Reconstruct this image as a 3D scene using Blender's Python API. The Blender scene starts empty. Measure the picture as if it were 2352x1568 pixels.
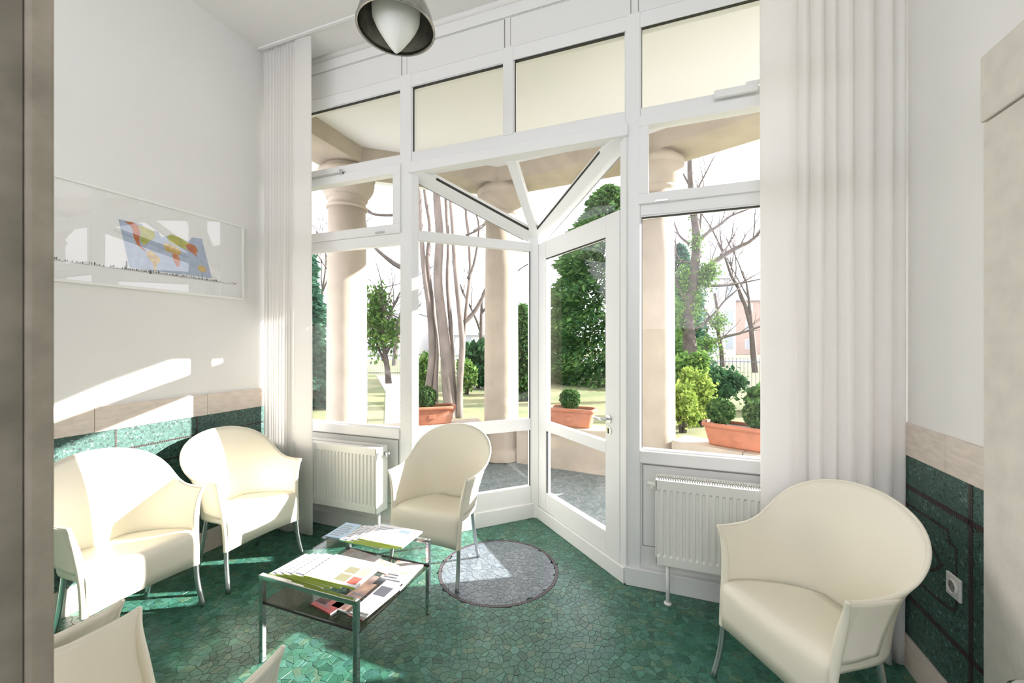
import bpy, math, random
import numpy as np
from mathutils import Vector, Matrix
random.seed(7); np.random.seed(7)
SC = bpy.context.scene
COL = SC.collection

# ------------------------------------------------------------------ camera, world, sun, exposure
HC = 1.5; YAW = 20.3; FPX = 933.0
cam = bpy.data.cameras.new('camera'); cam_o = bpy.data.objects.new('camera', cam); COL.objects.link(cam_o)
cam.sensor_width = 36.0; cam.lens = FPX / 2352 * 36.0; cam.shift_y = 3.0 / 2352; cam.clip_start = 0.02; cam.clip_end = 500
cam_o.location = (0, 0, HC); cam_o.rotation_euler = (math.radians(90), 0, math.radians(YAW))
cam.dof.use_dof = True; cam.dof.focus_distance = 2.9; cam.dof.aperture_fstop = 5.6
SC.camera = cam_o
SC.view_settings.view_transform = 'Standard'; SC.view_settings.look = 'None'
SC.view_settings.gamma = 1.0; SC.view_settings.use_curve_mapping = False
SC.view_settings.exposure = 0.50
w = bpy.data.worlds.new('world'); SC.world = w; w.use_nodes = True
bg = w.node_tree.nodes['Background']; bg.inputs[0].default_value = (0.975, 0.965, 1.025, 1); bg.inputs[1].default_value = 2.6
sun = bpy.data.lights.new('sun', 'SUN'); sun.energy = 16.0; sun.color = (1.0, 0.965, 0.92); sun.angle = math.radians(0.6)
sun_o = bpy.data.objects.new('sun', sun); COL.objects.link(sun_o)
SUN_AZ = Vector((0.865, 0.50)); SUN_EL = math.radians(22.0)
sd = Vector((SUN_AZ.x * math.cos(SUN_EL), SUN_AZ.y * math.cos(SUN_EL), math.sin(SUN_EL)))
sun_o.rotation_euler = sd.to_track_quat('Z', 'Y').to_euler(); sun_o.location = (6, 8, 8)
SC.cycles.max_bounces = 10; SC.cycles.transparent_max_bounces = 24; SC.cycles.diffuse_bounces = 6
SC.cycles.sample_clamp_indirect = 6.0
try: SC.cycles.use_denoising = True
except Exception: pass

# ------------------------------------------------------------------ helpers
AR = math.radians(YAW)
FW = (-math.sin(AR), math.cos(AR)); RT = (math.cos(AR), math.sin(AR))
def ray(x):
    r = (x - 1176) / FPX
    return (FW[0] + r * RT[0], FW[1] + r * RT[1])
def at(x, y, zc):                       # a point of the garden seen at (x, y), at distance zc
    v = ray(x); return Vector((v[0] * zc, v[1] * zc, HC + (787 - y) / FPX * zc))

class MB:
    def __init__(s): s.v = []; s.f = []; s.c = None
    def add(s, vs, fs):
        o = len(s.v); s.v += [tuple(p) for p in vs]; s.f += [tuple(i + o for i in f) for f in fs]; return s
    def box(s, x0, x1, y0, y1, z0, z1):
        return s.add([(x0,y0,z0),(x1,y0,z0),(x1,y1,z0),(x0,y1,z0),(x0,y0,z1),(x1,y0,z1),(x1,y1,z1),(x0,y1,z1)],
                     [(3,2,1,0),(4,5,6,7),(0,1,5,4),(1,2,6,5),(2,3,7,6),(3,0,4,7)])
    def prism(s, poly, z0, z1):
        n = len(poly)
        vs = [(p[0],p[1],z0) for p in poly] + [(p[0],p[1],z1) for p in poly]
        return s.add(vs, [tuple(range(n-1,-1,-1)), tuple(range(n,2*n))] + [(i,(i+1)%n,n+(i+1)%n,n+i) for i in range(n)])
    def beam(s, p, q, wdt, dep, up=(0,0,1)):
        p = Vector(p); q = Vector(q); d = (q-p).normalized(); u = Vector(up)
        a = d.cross(u).normalized(); b = a.cross(d).normalized()
        vs = []
        for e in (p, q):
            for sa, sb in ((-1,-1),(1,-1),(1,1),(-1,1)): vs.append(e + a*sa*wdt/2 + b*sb*dep/2)
        return s.add(vs, [(3,2,1,0),(4,5,6,7),(0,1,5,4),(1,2,6,5),(2,3,7,6),(3,0,4,7)])
    def tube(s, pts, rad, n=8, cap=True):
        pts = [Vector(p) for p in pts]; m = len(pts)
        if not hasattr(rad, '__len__'): rad = [rad]*m
        prev = None; vs = []
        for i, p in enumerate(pts):
            d = (pts[min(i+1,m-1)] - pts[max(i-1,0)])
            if d.length < 1e-9: d = Vector((0,0,1))
            d.normalize()
            if prev is None:
                a = d.cross(Vector((0,0,1)))
                if a.length < .05: a = d.cross(Vector((1,0,0)))
            else: a = prev - d*prev.dot(d)
            a.normalize(); prev = a; b = d.cross(a)
            for k in range(n):
                t = 2*math.pi*k/n; vs.append(p + (a*math.cos(t) + b*math.sin(t))*rad[i])
        fs = [(i*n+k, i*n+(k+1)%n, (i+1)*n+(k+1)%n, (i+1)*n+k) for i in range(m-1) for k in range(n)]
        if cap: fs += [tuple(range(n-1,-1,-1)), tuple(range((m-1)*n, m*n))]
        return s.add(vs, fs)
    def lathe(s, prof, n=32, c=(0,0,0), close=False):
        vs = [(c[0]+r*math.cos(2*math.pi*k/n), c[1]+r*math.sin(2*math.pi*k/n), c[2]+z) for r, z in prof for k in range(n)]
        m = len(prof)
        fs = [(i*n+k, i*n+(k+1)%n, (i+1)*n+(k+1)%n, (i+1)*n+k) for i in range(m-1) for k in range(n)]
        if close: fs += [tuple(range(n-1,-1,-1)), tuple(range((m-1)*n, m*n))]
        return s.add(vs, fs)
    def grid(s, rows):
        m = len(rows); n = len(rows[0]); vs = [p for r in rows for p in r]
        return s.add(vs, [(i*n+k, i*n+k+1, (i+1)*n+k+1, (i+1)*n+k) for i in range(m-1) for k in range(n-1)])
    def xf(s, M):
        s.v = [tuple(M @ Vector(p)) for p in s.v]; return s
    def build(s, name, mat, parent=None, smooth=False, bevel=0.0, loc=None):
        me = bpy.data.meshes.new(name); me.from_pydata(s.v, [], s.f); me.update()
        if smooth: me.polygons.foreach_set('use_smooth', [True]*len(me.polygons))
        o = bpy.data.objects.new(name, me); COL.objects.link(o)
        if mat is not None: me.materials.append(mat)
        if parent is not None: o.parent = parent
        if bevel:
            b = o.modifiers.new('bevel', 'BEVEL'); b.width = bevel; b.segments = 2; b.limit_method = 'ANGLE'; b.angle_limit = math.radians(40)
        return o
def tag(o, label=None, cat=None, group=None, kind=None):
    if label: o['label'] = label
    if cat: o['category'] = cat
    if group: o['group'] = group
    if kind: o['kind'] = kind
    return o
def struct(o): o['kind'] = 'structure'; return o
def empty(name, loc=(0,0,0), rz=0.0):
    o = bpy.data.objects.new(name, None); COL.objects.link(o); o.empty_display_size = .1
    o.location = loc; o.rotation_euler = (0,0,rz); return o
def copy_tree(o, parent=None):
    c = o.copy(); COL.objects.link(c)
    if parent is not None: c.parent = parent
    for ch in list(o.children): copy_tree(ch, c)
    return c
def cat_rom(P, n):
    P = [np.array(p, float) for p in P]; m = len(P); out = []
    for i in range(n):
        t = i/(n-1)*(m-1); k = min(int(t), m-2); u = t-k
        p0 = P[max(k-1,0)]; p1 = P[k]; p2 = P[k+1]; p3 = P[min(k+2,m-1)]
        out.append(.5*((2*p1)+(-p0+p2)*u+(2*p0-5*p1+4*p2-p3)*u*u+(-p0+3*p1-3*p2+p3)*u**3))
    return out

# ------------------------------------------------------------------ materials
def new_mat(name):
    m = bpy.data.materials.new(name); m.use_nodes = True; nt = m.node_tree; nt.nodes.clear()
    out = nt.nodes.new('ShaderNodeOutputMaterial'); return m, nt, out
def mat(name, col, rough=.5, metal=0.0, spec=.5, noise=0.0, nscale=8.0, bump=0.0, bscale=60.0, coat=0.0, stretch=None, col2=None):
    m, nt, out = new_mat(name); b = nt.nodes.new('ShaderNodeBsdfPrincipled')
    b.inputs['Base Color'].default_value = (*col, 1); b.inputs['Roughness'].default_value = rough
    b.inputs['Metallic'].default_value = metal; b.inputs['Specular IOR Level'].default_value = spec
    b.inputs['Coat Weight'].default_value = coat
    nt.links.new(b.outputs[0], out.inputs[0])
    if noise or bump:
        tc = nt.nodes.new('ShaderNodeTexCoord'); mp = nt.nodes.new('ShaderNodeMapping')
        nt.links.new(tc.outputs['Object'], mp.inputs[0])
        if stretch: mp.inputs['Scale'].default_value = stretch
    if noise:
        n = nt.nodes.new('ShaderNodeTexNoise'); n.inputs['Scale'].default_value = nscale; n.inputs['Detail'].default_value = 6
        nt.links.new(mp.outputs[0], n.inputs[0])
        r = nt.nodes.new('ShaderNodeValToRGB')
        c2 = col2 if col2 else tuple(c*(1-noise) for c in col)
        r.color_ramp.elements[0].position = .32; r.color_ramp.elements[0].color = (*c2, 1)
        r.color_ramp.elements[1].position = .68; r.color_ramp.elements[1].color = (*[min(1,c*(1+(0 if col2 else noise*.4))) for c in col], 1)
        nt.links.new(n.outputs[0], r.inputs[0]); nt.links.new(r.outputs[0], b.inputs['Base Color'])
    if bump:
        n2 = nt.nodes.new('ShaderNodeTexNoise'); n2.inputs['Scale'].default_value = bscale; n2.inputs['Detail'].default_value = 4
        nt.links.new(mp.outputs[0], n2.inputs[0]); bp = nt.nodes.new('ShaderNodeBump'); bp.inputs['Strength'].default_value = bump
        bp.inputs['Distance'].default_value = .01
        nt.links.new(n2.outputs[0], bp.inputs['Height']); nt.links.new(bp.outputs[0], b.inputs['Normal'])
    return m
def glass_mat(name, tint=(1,1,1), r0=.022, rmax=.8):
    m, nt, out = new_mat(name)
    tr = nt.nodes.new('ShaderNodeBsdfTransparent'); tr.inputs[0].default_value = (*tint, 1)
    gl = nt.nodes.new('ShaderNodeBsdfGlossy'); gl.inputs['Roughness'].default_value = 0.0
    lw = nt.nodes.new('ShaderNodeLayerWeight'); lw.inputs[0].default_value = .5
    pw = nt.nodes.new('ShaderNodeMath'); pw.operation = 'POWER'; pw.inputs[1].default_value = 5.0
    ma = nt.nodes.new('ShaderNodeMath'); ma.operation = 'MULTIPLY_ADD'; ma.inputs[1].default_value = rmax; ma.inputs[2].default_value = r0
    mx = nt.nodes.new('ShaderNodeMixShader')
    nt.links.new(lw.outputs['Facing'], pw.inputs[0]); nt.links.new(pw.outputs[0], ma.inputs[0]); nt.links.new(ma.outputs[0], mx.inputs[0])
    nt.links.new(tr.outputs[0], mx.inputs[1]); nt.links.new(gl.outputs[0], mx.inputs[2]); nt.links.new(mx.outputs[0], out.inputs[0])
    return m
def fabric_mat(name, col, trans=.35):
    m, nt, out = new_mat(name)
    d = nt.nodes.new('ShaderNodeBsdfDiffuse'); d.inputs[0].default_value = (*col, 1)
    t = nt.nodes.new('ShaderNodeBsdfTranslucent'); t.inputs[0].default_value = (*col, 1)
    mx = nt.nodes.new('ShaderNodeMixShader'); mx.inputs[0].default_value = trans
    nt.links.new(d.outputs[0], mx.inputs[1]); nt.links.new(t.outputs[0], mx.inputs[2]); nt.links.new(mx.outputs[0], out.inputs[0])
    return m
def leaf_mat(name, c1, c2, trans=.3):
    m, nt, out = new_mat(name)
    g = nt.nodes.new('ShaderNodeNewGeometry'); r = nt.nodes.new('ShaderNodeValToRGB')
    r.color_ramp.elements[0].color = (*c1, 1); r.color_ramp.elements[1].color = (*c2, 1)
    nt.links.new(g.outputs['Random Per Island'], r.inputs[0])
    d = nt.nodes.new('ShaderNodeBsdfDiffuse'); t = nt.nodes.new('ShaderNodeBsdfTranslucent')
    nt.links.new(r.outputs[0], d.inputs[0]); nt.links.new(r.outputs[0], t.inputs[0])
    mx = nt.nodes.new('ShaderNodeMixShader'); mx.inputs[0].default_value = trans
    nt.links.new(d.outputs[0], mx.inputs[1]); nt.links.new(t.outputs[0], mx.inputs[2]); nt.links.new(mx.outputs[0], out.inputs[0])
    return m
def tint_mat(name, rough=.35, bump=.15):
    m, nt, out = new_mat(name); b = nt.nodes.new('ShaderNodeBsdfPrincipled'); b.inputs['Roughness'].default_value = rough; b.inputs['Specular IOR Level'].default_value = .55
    a = nt.nodes.new('ShaderNodeAttribute'); a.attribute_name = 'tint'
    tc = nt.nodes.new('ShaderNodeTexCoord'); n = nt.nodes.new('ShaderNodeTexNoise'); n.inputs['Scale'].default_value = 55; n.inputs['Detail'].default_value = 5
    nt.links.new(tc.outputs['Object'], n.inputs[0])
    r = nt.nodes.new('ShaderNodeMapRange'); r.inputs[1].default_value = .25; r.inputs[2].default_value = .75; r.inputs[3].default_value = .72; r.inputs[4].default_value = 1.3
    nt.links.new(n.outputs[0], r.inputs[0])
    mx = nt.nodes.new('ShaderNodeVectorMath'); mx.operation = 'SCALE'
    nt.links.new(a.outputs['Color'], mx.inputs[0]); nt.links.new(r.outputs[0], mx.inputs['Scale']); nt.links.new(mx.outputs[0], b.inputs['Base Color'])
    bp = nt.nodes.new('ShaderNodeBump'); bp.inputs['Strength'].default_value = bump; bp.inputs['Distance'].default_value = .004
    nt.links.new(n.outputs[0], bp.inputs['Height']); nt.links.new(bp.outputs[0], b.inputs['Normal'])
    nt.links.new(b.outputs[0], out.inputs[0]); return m
def mosaic_mat(name, cols, scale, rough=.35, grout=(.02,.05,.04)):
    m, nt, out = new_mat(name); b = nt.nodes.new('ShaderNodeBsdfPrincipled'); b.inputs['Roughness'].default_value = rough
    tc = nt.nodes.new('ShaderNodeTexCoord'); v = nt.nodes.new('ShaderNodeTexVoronoi'); v.inputs['Scale'].default_value = scale
    e = nt.nodes.new('ShaderNodeTexVoronoi'); e.feature = 'DISTANCE_TO_EDGE'; e.inputs['Scale'].default_value = scale
    nt.links.new(tc.outputs['Object'], v.inputs['Vector']); nt.links.new(tc.outputs['Object'], e.inputs['Vector'])
    s = nt.nodes.new('ShaderNodeSeparateColor'); nt.links.new(v.outputs['Color'], s.inputs[0])
    r = nt.nodes.new('ShaderNodeValToRGB'); r.color_ramp.interpolation = 'CONSTANT'
    els = r.color_ramp.elements
    while len(els) < len(cols): els.new(.5)
    for i, (p, c) in enumerate(cols): els[i].position = p; els[i].color = (*c, 1)
    nt.links.new(s.outputs[0], r.inputs[0])
    th = nt.nodes.new('ShaderNodeMath'); th.operation = 'LESS_THAN'; th.inputs[1].default_value = .055
    nt.links.new(e.outputs['Distance'], th.inputs[0])
    mx = nt.nodes.new('ShaderNodeMix'); mx.data_type = 'RGBA'; mx.inputs['B'].default_value = (*grout, 1)
    nt.links.new(th.outputs[0], mx.inputs['Factor']); nt.links.new(r.outputs[0], mx.inputs['A']); nt.links.new(mx.outputs['Result'], b.inputs['Base Color'])
    nt.links.new(b.outputs[0], out.inputs[0]); return m

M = {}
M['plaster'] = mat('white_plaster', (.81,.805,.795), .85, bump=.05, bscale=120)
M['ceil'] = mat('ceiling_paint', (.81,.80,.785), .9)
M['paint'] = mat('white_gloss_paint', (.84,.84,.84), .35)
M['paint2'] = mat('panel_paint', (.81,.81,.80), .45)
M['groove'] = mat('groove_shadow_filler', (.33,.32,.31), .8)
M['edge_shade'] = mat('black_edge_shade', (.03,.03,.03), .6)  # black strips painting recess shade at pane edges; also colours the table shelf edge
M['glass'] = glass_mat('window_glass')
M['picglass'] = glass_mat('picture_glass', r0=.05, rmax=.8)
M['tglass'] = glass_mat('table_glass', (.93,.95,.94))
M['smoke'] = glass_mat('smoked_glass', (.62,.56,.52))
M['chrome'] = mat('chrome', (.75,.76,.77), .08, 1.0)
M['alu'] = mat('satin_aluminium', (.62,.63,.64), .32, 1.0)
M['brushed'] = mat('brushed_steel', (.42,.41,.39), .28, 1.0, noise=.3, nscale=20)
M['opal'] = mat('opal_glass', (.82,.83,.80), .4)
M['chair'] = mat('cream_plastic', (.82,.775,.655), .42, spec=.4)
M['rad'] = mat('radiator_enamel', (.84,.835,.80), .35)
M['curtain'] = fabric_mat('white_linen', (.93,.92,.905), .5)
M['stone'] = mat('travertine', (.72,.635,.565), .6, noise=.12, nscale=14, bump=.15, bscale=80, stretch=(1,1,4))
M['stone2'] = mat('limestone_pier', (.70,.665,.60), .75, noise=.1, nscale=10, bump=.25, bscale=70)
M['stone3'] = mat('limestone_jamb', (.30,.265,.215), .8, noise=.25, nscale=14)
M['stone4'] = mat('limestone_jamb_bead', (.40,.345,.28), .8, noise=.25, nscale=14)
M['colstone'] = mat('sandstone', (.44,.375,.30), .8, noise=.14, nscale=3.5, bump=.1, bscale=60)
M['soffit'] = mat('cream_render', (.80,.79,.785), .9)
M['grout'] = mat('floor_grout', (.04,.115,.082), .8)
M['tint'] = tint_mat('broken_marble', .36)
M['walltess'] = mosaic_mat('green_wall_mosaic', [(0,(0.040,0.104,0.083)),(.25,(0.054,0.133,0.108)),(.5,(0.072,0.166,0.140)),(.75,(0.036,0.094,0.076)),(.88,(0.016,0.040,0.035)),(.95,(0.137,0.245,0.216))], 95, .5)
M['inlay'] = mat('dark_brown_tessera', (.055,.035,.032), .45, noise=.3, nscale=60)
M['terr'] = mosaic_mat('terrace_mosaic', [(0,(.17,.21,.215)),(.3,(.21,.245,.25)),(.6,(.14,.18,.185)),(.8,(.22,.245,.255))], 22, .6, (.12,.15,.14))
M['socket'] = mat('socket_plastic', (.82,.81,.77), .35)
M['dark'] = mat('dark_recess', (.03,.03,.03), .7)
M['paper'] = mat('white_paper', (.86,.86,.86), .7)
M['frame'] = mat('white_picture_frame', (.84,.84,.82), .4)
M['terra'] = mat('terracotta', (.44,.165,.09), .75, noise=.18, nscale=9)
M['soil'] = mat('potting_soil', (.06,.04,.03), .95)
M['bark'] = mat('pale_bark', (.20,.165,.145), .9, noise=.4, nscale=6, bump=.4, bscale=18, stretch=(1,1,.3))
M['bark2'] = mat('grey_bark', (.10,.082,.07), .9, noise=.4, nscale=6)
M['lawn'] = mat('winter_lawn', (.185,.175,.085), .95, noise=.5, nscale=.9, col2=(.095,.125,.045))
M['path'] = mat('gravel_path', (.42,.41,.38), .95, noise=.1, nscale=6)
M['road'] = mat('asphalt', (.20,.21,.24), .9)
M['house'] = mat('house_render', (.55,.55,.56), .9)
M['house2'] = mat('rose_brick', (.42,.32,.29), .9, noise=.15, nscale=4)
M['roof'] = mat('slate_roof', (.25,.26,.29), .8)
M['pane_dark'] = mat('far_window_pane', (.32,.35,.39), .15)
M['iron'] = mat('painted_iron', (.10,.11,.13), .5)
M['leaf_con'] = leaf_mat('conifer_leaf', (0.030,0.083,0.030), (0.127,0.233,0.068))
M['leaf_conb'] = leaf_mat('blue_conifer_leaf', (0.024,0.083,0.058), (0.097,0.204,0.127))
M['leaf_yel'] = leaf_mat('golden_shrub_leaf', (0.127,0.214,0.039), (0.330,0.408,0.097))
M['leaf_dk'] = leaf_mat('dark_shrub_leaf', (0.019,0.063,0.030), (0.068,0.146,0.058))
M['leaf_box'] = leaf_mat('boxwood_leaf', (0.030,0.087,0.030), (0.136,0.224,0.078))
M['leaf_ivy'] = leaf_mat('ivy_leaf', (0.049,0.127,0.030), (0.194,0.311,0.078))

# ------------------------------------------------------------------ shell of the room
XL, XR, YW, ZC = -3.08, 1.07, 2.63, 3.885
struct(MB().box(XL-.25, XL, -2.6, 2.80, 0, ZC).build('wall_left', M['plaster']))
struct(MB().box(XR, XR+.25, -2.6, 2.80, 0, ZC).build('wall_right', M['plaster']))
wl = bpy.data.objects['wall_left']; wr = bpy.data.objects['wall_right']
struct(MB().box(XL-.3, XR+.3, -2.5, 2.80, ZC, ZC+.2).build('ceiling', M['ceil']))
ceil = bpy.data.objects['ceiling']
# rear wall of the room with the stone doorway the camera stands in
wb = struct(MB().box(XL, -.77, -.02, .262, 0, 2.25).build('wall_back', M['plaster']))  # top kept low so sky light passes over into the room
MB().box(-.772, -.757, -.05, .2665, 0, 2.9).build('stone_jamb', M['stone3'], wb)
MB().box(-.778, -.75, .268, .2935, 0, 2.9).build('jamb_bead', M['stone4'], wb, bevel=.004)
struct(MB().box(XL-.25, XR+.25, -2.6, -2.4, 0, 1.75).build('wall_light_block', M['plaster']))  # unseen wall added to block low sky light and pass daylight above it
# floor
floor = struct(MB().box(XL-.2, XR+.2, -2.5, 2.72, -.12, -.006).prism([(-1.80,2.6),(-.2,2.6),(-1.02,3.36)], -.12, -.006).build('floor', M['grout']))

# broken marble pieces as polygons
def clip(poly, nx, ny, c):
    out = []
    for i in range(len(poly)):
        p, q = poly[i], poly[(i+1) % len(poly)]
        dp = nx*p[0]+ny*p[1]-c; dq = nx*q[0]+ny*q[1]-c
        if dp <= 0: out.append(p)
        if dp*dq < 0:
            t = dp/(dp-dq); out.append((p[0]+t*(q[0]-p[0]), p[1]+t*(q[1]-p[1])))
    return out
S = .034; X0, X1, Y0, Y1 = XL, XR, 1.0, 3.45
nx, ny = int((X1-X0)/S)+1, int((Y1-Y0)/S)+1
rng = random.Random(3)
P = [[(X0+(i+.5+rng.uniform(-.8,.8))*S, Y0+(j+.5+rng.uniform(-.8,.8))*S) for j in range(ny)] for i in range(nx)]
CC = (-1.02, 2.50); RC = .385
greens = [(.058,.215,.140),(.068,.245,.172),(.050,.185,.122),(.085,.27,.20),(.060,.225,.165),(.078,.235,.155),(.10,.285,.22),(.040,.155,.105),(.13,.26,.165),(.062,.205,.165)]
greys = [(.17,.205,.235),(.185,.22,.25),(.16,.195,.225),(.195,.23,.255),(.175,.21,.23)]
def in_room(p):
    if p[1] < YW - .0: return True
    return False
cells = []
for i in range(nx):
    for j in range(ny):
        px, py = P[i][j]
        if py > YW+.02:
            t = (py-YW)/.76
            if not (-1.80+.78*t - .02 < px < -.2-.82*t + .02): continue
        poly = [(px-.065,py-.065),(px+.065,py-.065),(px+.065,py+.065),(px-.065,py+.065)]
        for a in range(max(0,i-3), min(nx,i+4)):
            for b in range(max(0,j-3), min(ny,j+4)):
                if a == i and b == j: continue
                qx, qy = P[a][b]; dx, dy = qx-px, qy-py; L = math.hypot(dx,dy)
                if L < 1e-6: continue
                poly = clip(poly, dx/L, dy/L, (dx*(px+qx)/2+dy*(py+qy)/2)/L - .0005)
                if len(poly) < 3: break
            if len(poly) < 3: break
        if len(poly) < 3: continue
        rx, ry = px-CC[0], py-CC[1]; r = math.hypot(rx, ry); inside = r < RC
        if abs(r-RC) < .09:
            ux, uy = rx/r, ry/r
            poly = clip(poly, ux, uy, ux*CC[0]+uy*CC[1]+RC-.011) if inside else clip(poly, -ux, -uy, -(ux*CC[0]+uy*CC[1]+RC+.011))
        poly = clip(poly, -1, 0, -(XL+.002)); poly = clip(poly, 1, 0, XR-.002) if len(poly) > 2 else poly
        if len(poly) < 3: continue
        if py <= YW+.02 and not (-1.78 < px < -.22): poly = clip(poly, 0, 1, YW-.012)
        else:
            poly = clip(poly, -.698, .716, -.698*-1.80+.716*2.63-.03); poly = clip(poly, .676, .737, .676*-.2+.737*2.63-.03) if len(poly) > 2 else poly
        if len(poly) < 3: continue
        ar = abs(sum(poly[k][0]*poly[(k+1)%len(poly)][1]-poly[(k+1)%len(poly)][0]*poly[k][1] for k in range(len(poly))))/2
        if ar < 4e-5: continue
        c = rng.choice(greys if inside else greens); g = rng.uniform(.85,1.15)
        cells.append((poly, tuple(min(1,x*g*(.95 if inside else .68)) for x in c), ar))
def shown(c):
    poly = c[0]; x = sum(p[0] for p in poly)/len(poly); y = sum(p[1] for p in poly)/len(poly)
    zc = x*FW[0]+y*FW[1]; xx = x*RT[0]+y*RT[1]
    if zc < .5: return 0
    u, v = 1176+FPX*xx/zc, 787+FPX*HC/zc
    if not (330 < u < 2100 and v < 1570): return 0
    if u > 1640 and v > 1330: return 0
    if -1.8 < x < -1.2 and 1.35 < y < 1.98: return 0
    return c[2]/zc**3
cells.sort(key=shown, reverse=True)
def piece(poly, z0, z1):
    n = len(poly); cx = sum(p[0] for p in poly)/n; cy = sum(p[1] for p in poly)/n
    ins = []
    for p in poly:
        d = math.hypot(p[0]-cx, p[1]-cy); k = max(0, 1-.0012/max(d,.004)); ins.append((cx+(p[0]-cx)*k, cy+(p[1]-cy)*k))
    vs = [(*p, z0) for p in poly] + [(*p, z1-.0008) for p in poly] + [(*p, z1) for p in ins]
    fs = [tuple(range(2*n,3*n))]
    for i in range(n):
        k = (i+1) % n; fs += [(i,k,n+k,n+i), (n+i,n+k,2*n+k,2*n+i)]
    return vs, fs
def set_tint(me, cols):
    at_ = me.attributes.new('tint', 'FLOAT_COLOR', 'POINT')
    at_.data.foreach_set('color', [x for c in cols for x in (*c, 1.0)])
for poly, c, ar in cells[:300]:
    b = MB(); zz = random.uniform(-.0006,.0004); b.add(*piece(poly, -.006, zz)); o = b.build('marble_piece', M['tint'], floor); set_tint(o.data, [c]*len(b.v))
b = MB(); cl = []
for poly, c, ar in cells[300:]:
    vs, fs = piece(poly, -.006, random.uniform(-.0006,.0004)); b.add(vs, fs); cl += [c]*len(vs)
o = b.build('marble_pieces', M['tint'], floor); set_tint(o.data, cl); o['kind'] = 'stuff'
b = MB()
for k in range(128):
    a0 = 2*math.pi*(k+.06)/128; a1 = 2*math.pi*(k+.94)/128
    b.prism([(CC[0]+r*math.cos(a), CC[1]+r*math.sin(a)) for r, a in ((RC-.009,a0),(RC+.009,a0),(RC+.009,a1),(RC-.009,a1))], -.006, .0005)
o = b.build('medallion_ring', mat('purple_brown_tessera', (.10,.075,.085), .4, noise=.4, nscale=70), floor); o['kind'] = 'stuff'
# hall floor pieces nobody sees stay a plain slab
MB().box(XL, XR, -2.5, 1.0, -.006, -.001).build('hall_slab', mat('green_terrazzo', (.08,.24,.16), .4), floor)

# dado: stone cap band, mosaic field, stone skirting, on both side walls
def dado(side, wall, X, y0, y1, joints):
    s = 1 if side == 'left' else -1
    def bx(off, ya, yb, za, zb): return MB().box(min(X, X+s*off), max(X, X+s*off), ya, yb, za, zb)
    bx(.006, y0, y1, .15, .985).build('mosaic_field', M['walltess'], wall)
    cap = struct(bx(.004, y0, y1, .98, 1.128).build('trim_1' if side == 'left' else 'trim_2', M['stone']))
    base = struct(bx(.006, y0, y1, 0, .15).build('baseboard_' + side, M['stone']))
    ys = [y0] + joints + [y1]
    for a, c in zip(ys[:-1], ys[1:]):
        bx(.014, a+.001, c-.001, .9825, 1.130).build('stone_slab', M['stone'], cap, bevel=.0015)
        bx(.016, a+.001, c-.001, 0.0, .151).build('stone_slab', M['stone'], base, bevel=.0015)
dado('left', wl, XL, .30, YW-.03, [.75, 1.36, 1.98])
dado('right', wr, XR, .30, YW-.03, [.9, 1.5, 2.115])
def inlay(wall, X, s, paths):
    b = MB()
    for (ya, za, yb, zb, rows) in paths:
        L = math.hypot(yb-ya, zb-za); n = max(1, int(L/.0125)); uy, uz = (yb-ya)/L, (zb-za)/L
        for i in range(n):
            for r in range(rows):
                off = (r-(rows-1)/2)*.0115
                cy = ya+uy*(i+.5)*L/n - uz*off; cz = za+uz*(i+.5)*L/n + uy*off
                hy = .0048
                b.add([(X+s*.0045, cy+uy*a*hy-uz*c*hy, cz+uz*a*hy+uy*c*hy) for a, c in ((-1,-1),(1,-1),(1,1),(-1,1))] +
                      [(X+s*.0085, cy+uy*a*hy-uz*c*hy, cz+uz*a*hy+uy*c*hy) for a, c in ((-1,-1),(1,-1),(1,1),(-1,1))],
                      [(4,5,6,7),(0,1,5,4),(1,2,6,5),(2,3,7,6),(3,0,4,7)])
    o = b.build('mosaic_inlay_lines', M['inlay'], wall); o['kind'] = 'stuff'
inlay(wl, XL, 1, [(.3,.853,2.6,.853,1),(1.461,.853,1.461,.982,1),(1.916,.853,1.916,.982,1),(1.0,.853,1.0,.982,1),(.3,.335,2.6,.335,1),
                  (1.461,.15,1.461,.335,1),(1.916,.15,1.916,.335,1),(1.55,.73,1.83,.73,1),(1.83,.73,1.83,.66,1),(1.83,.66,1.90,.66,1),(1.90,.66,1.90,.46,1),(2.05,.73,2.35,.73,1)])
inlay(wr, XR, -1, [(1.82,.837,2.6,.837,2),(1.985,.15,1.985,.982,2),(1.82,.335,2.6,.335,2),
                   (2.5,.755,2.109,.755,1),(2.109,.755,2.109,.71,1),(2.109,.71,2.063,.71,1),(2.063,.71,2.063,.47,1),(2.063,.47,2.109,.45,1),(2.109,.45,2.5,.43,1),
                   (2.225,.65,2.146,.595,1),(2.146,.595,2.225,.535,1)])

# stone pilaster on the right, with its cap block
pil = struct(MB().box(.995, XR+.02, .3, 1.80, 0, 2.222).build('trim_3', M['stone2'], bevel=.003))
MB().box(.990, XR+.02, .3, 1.806, 2.228, 2.445).build('cap_block', M['stone2'], pil, bevel=.004)

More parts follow.
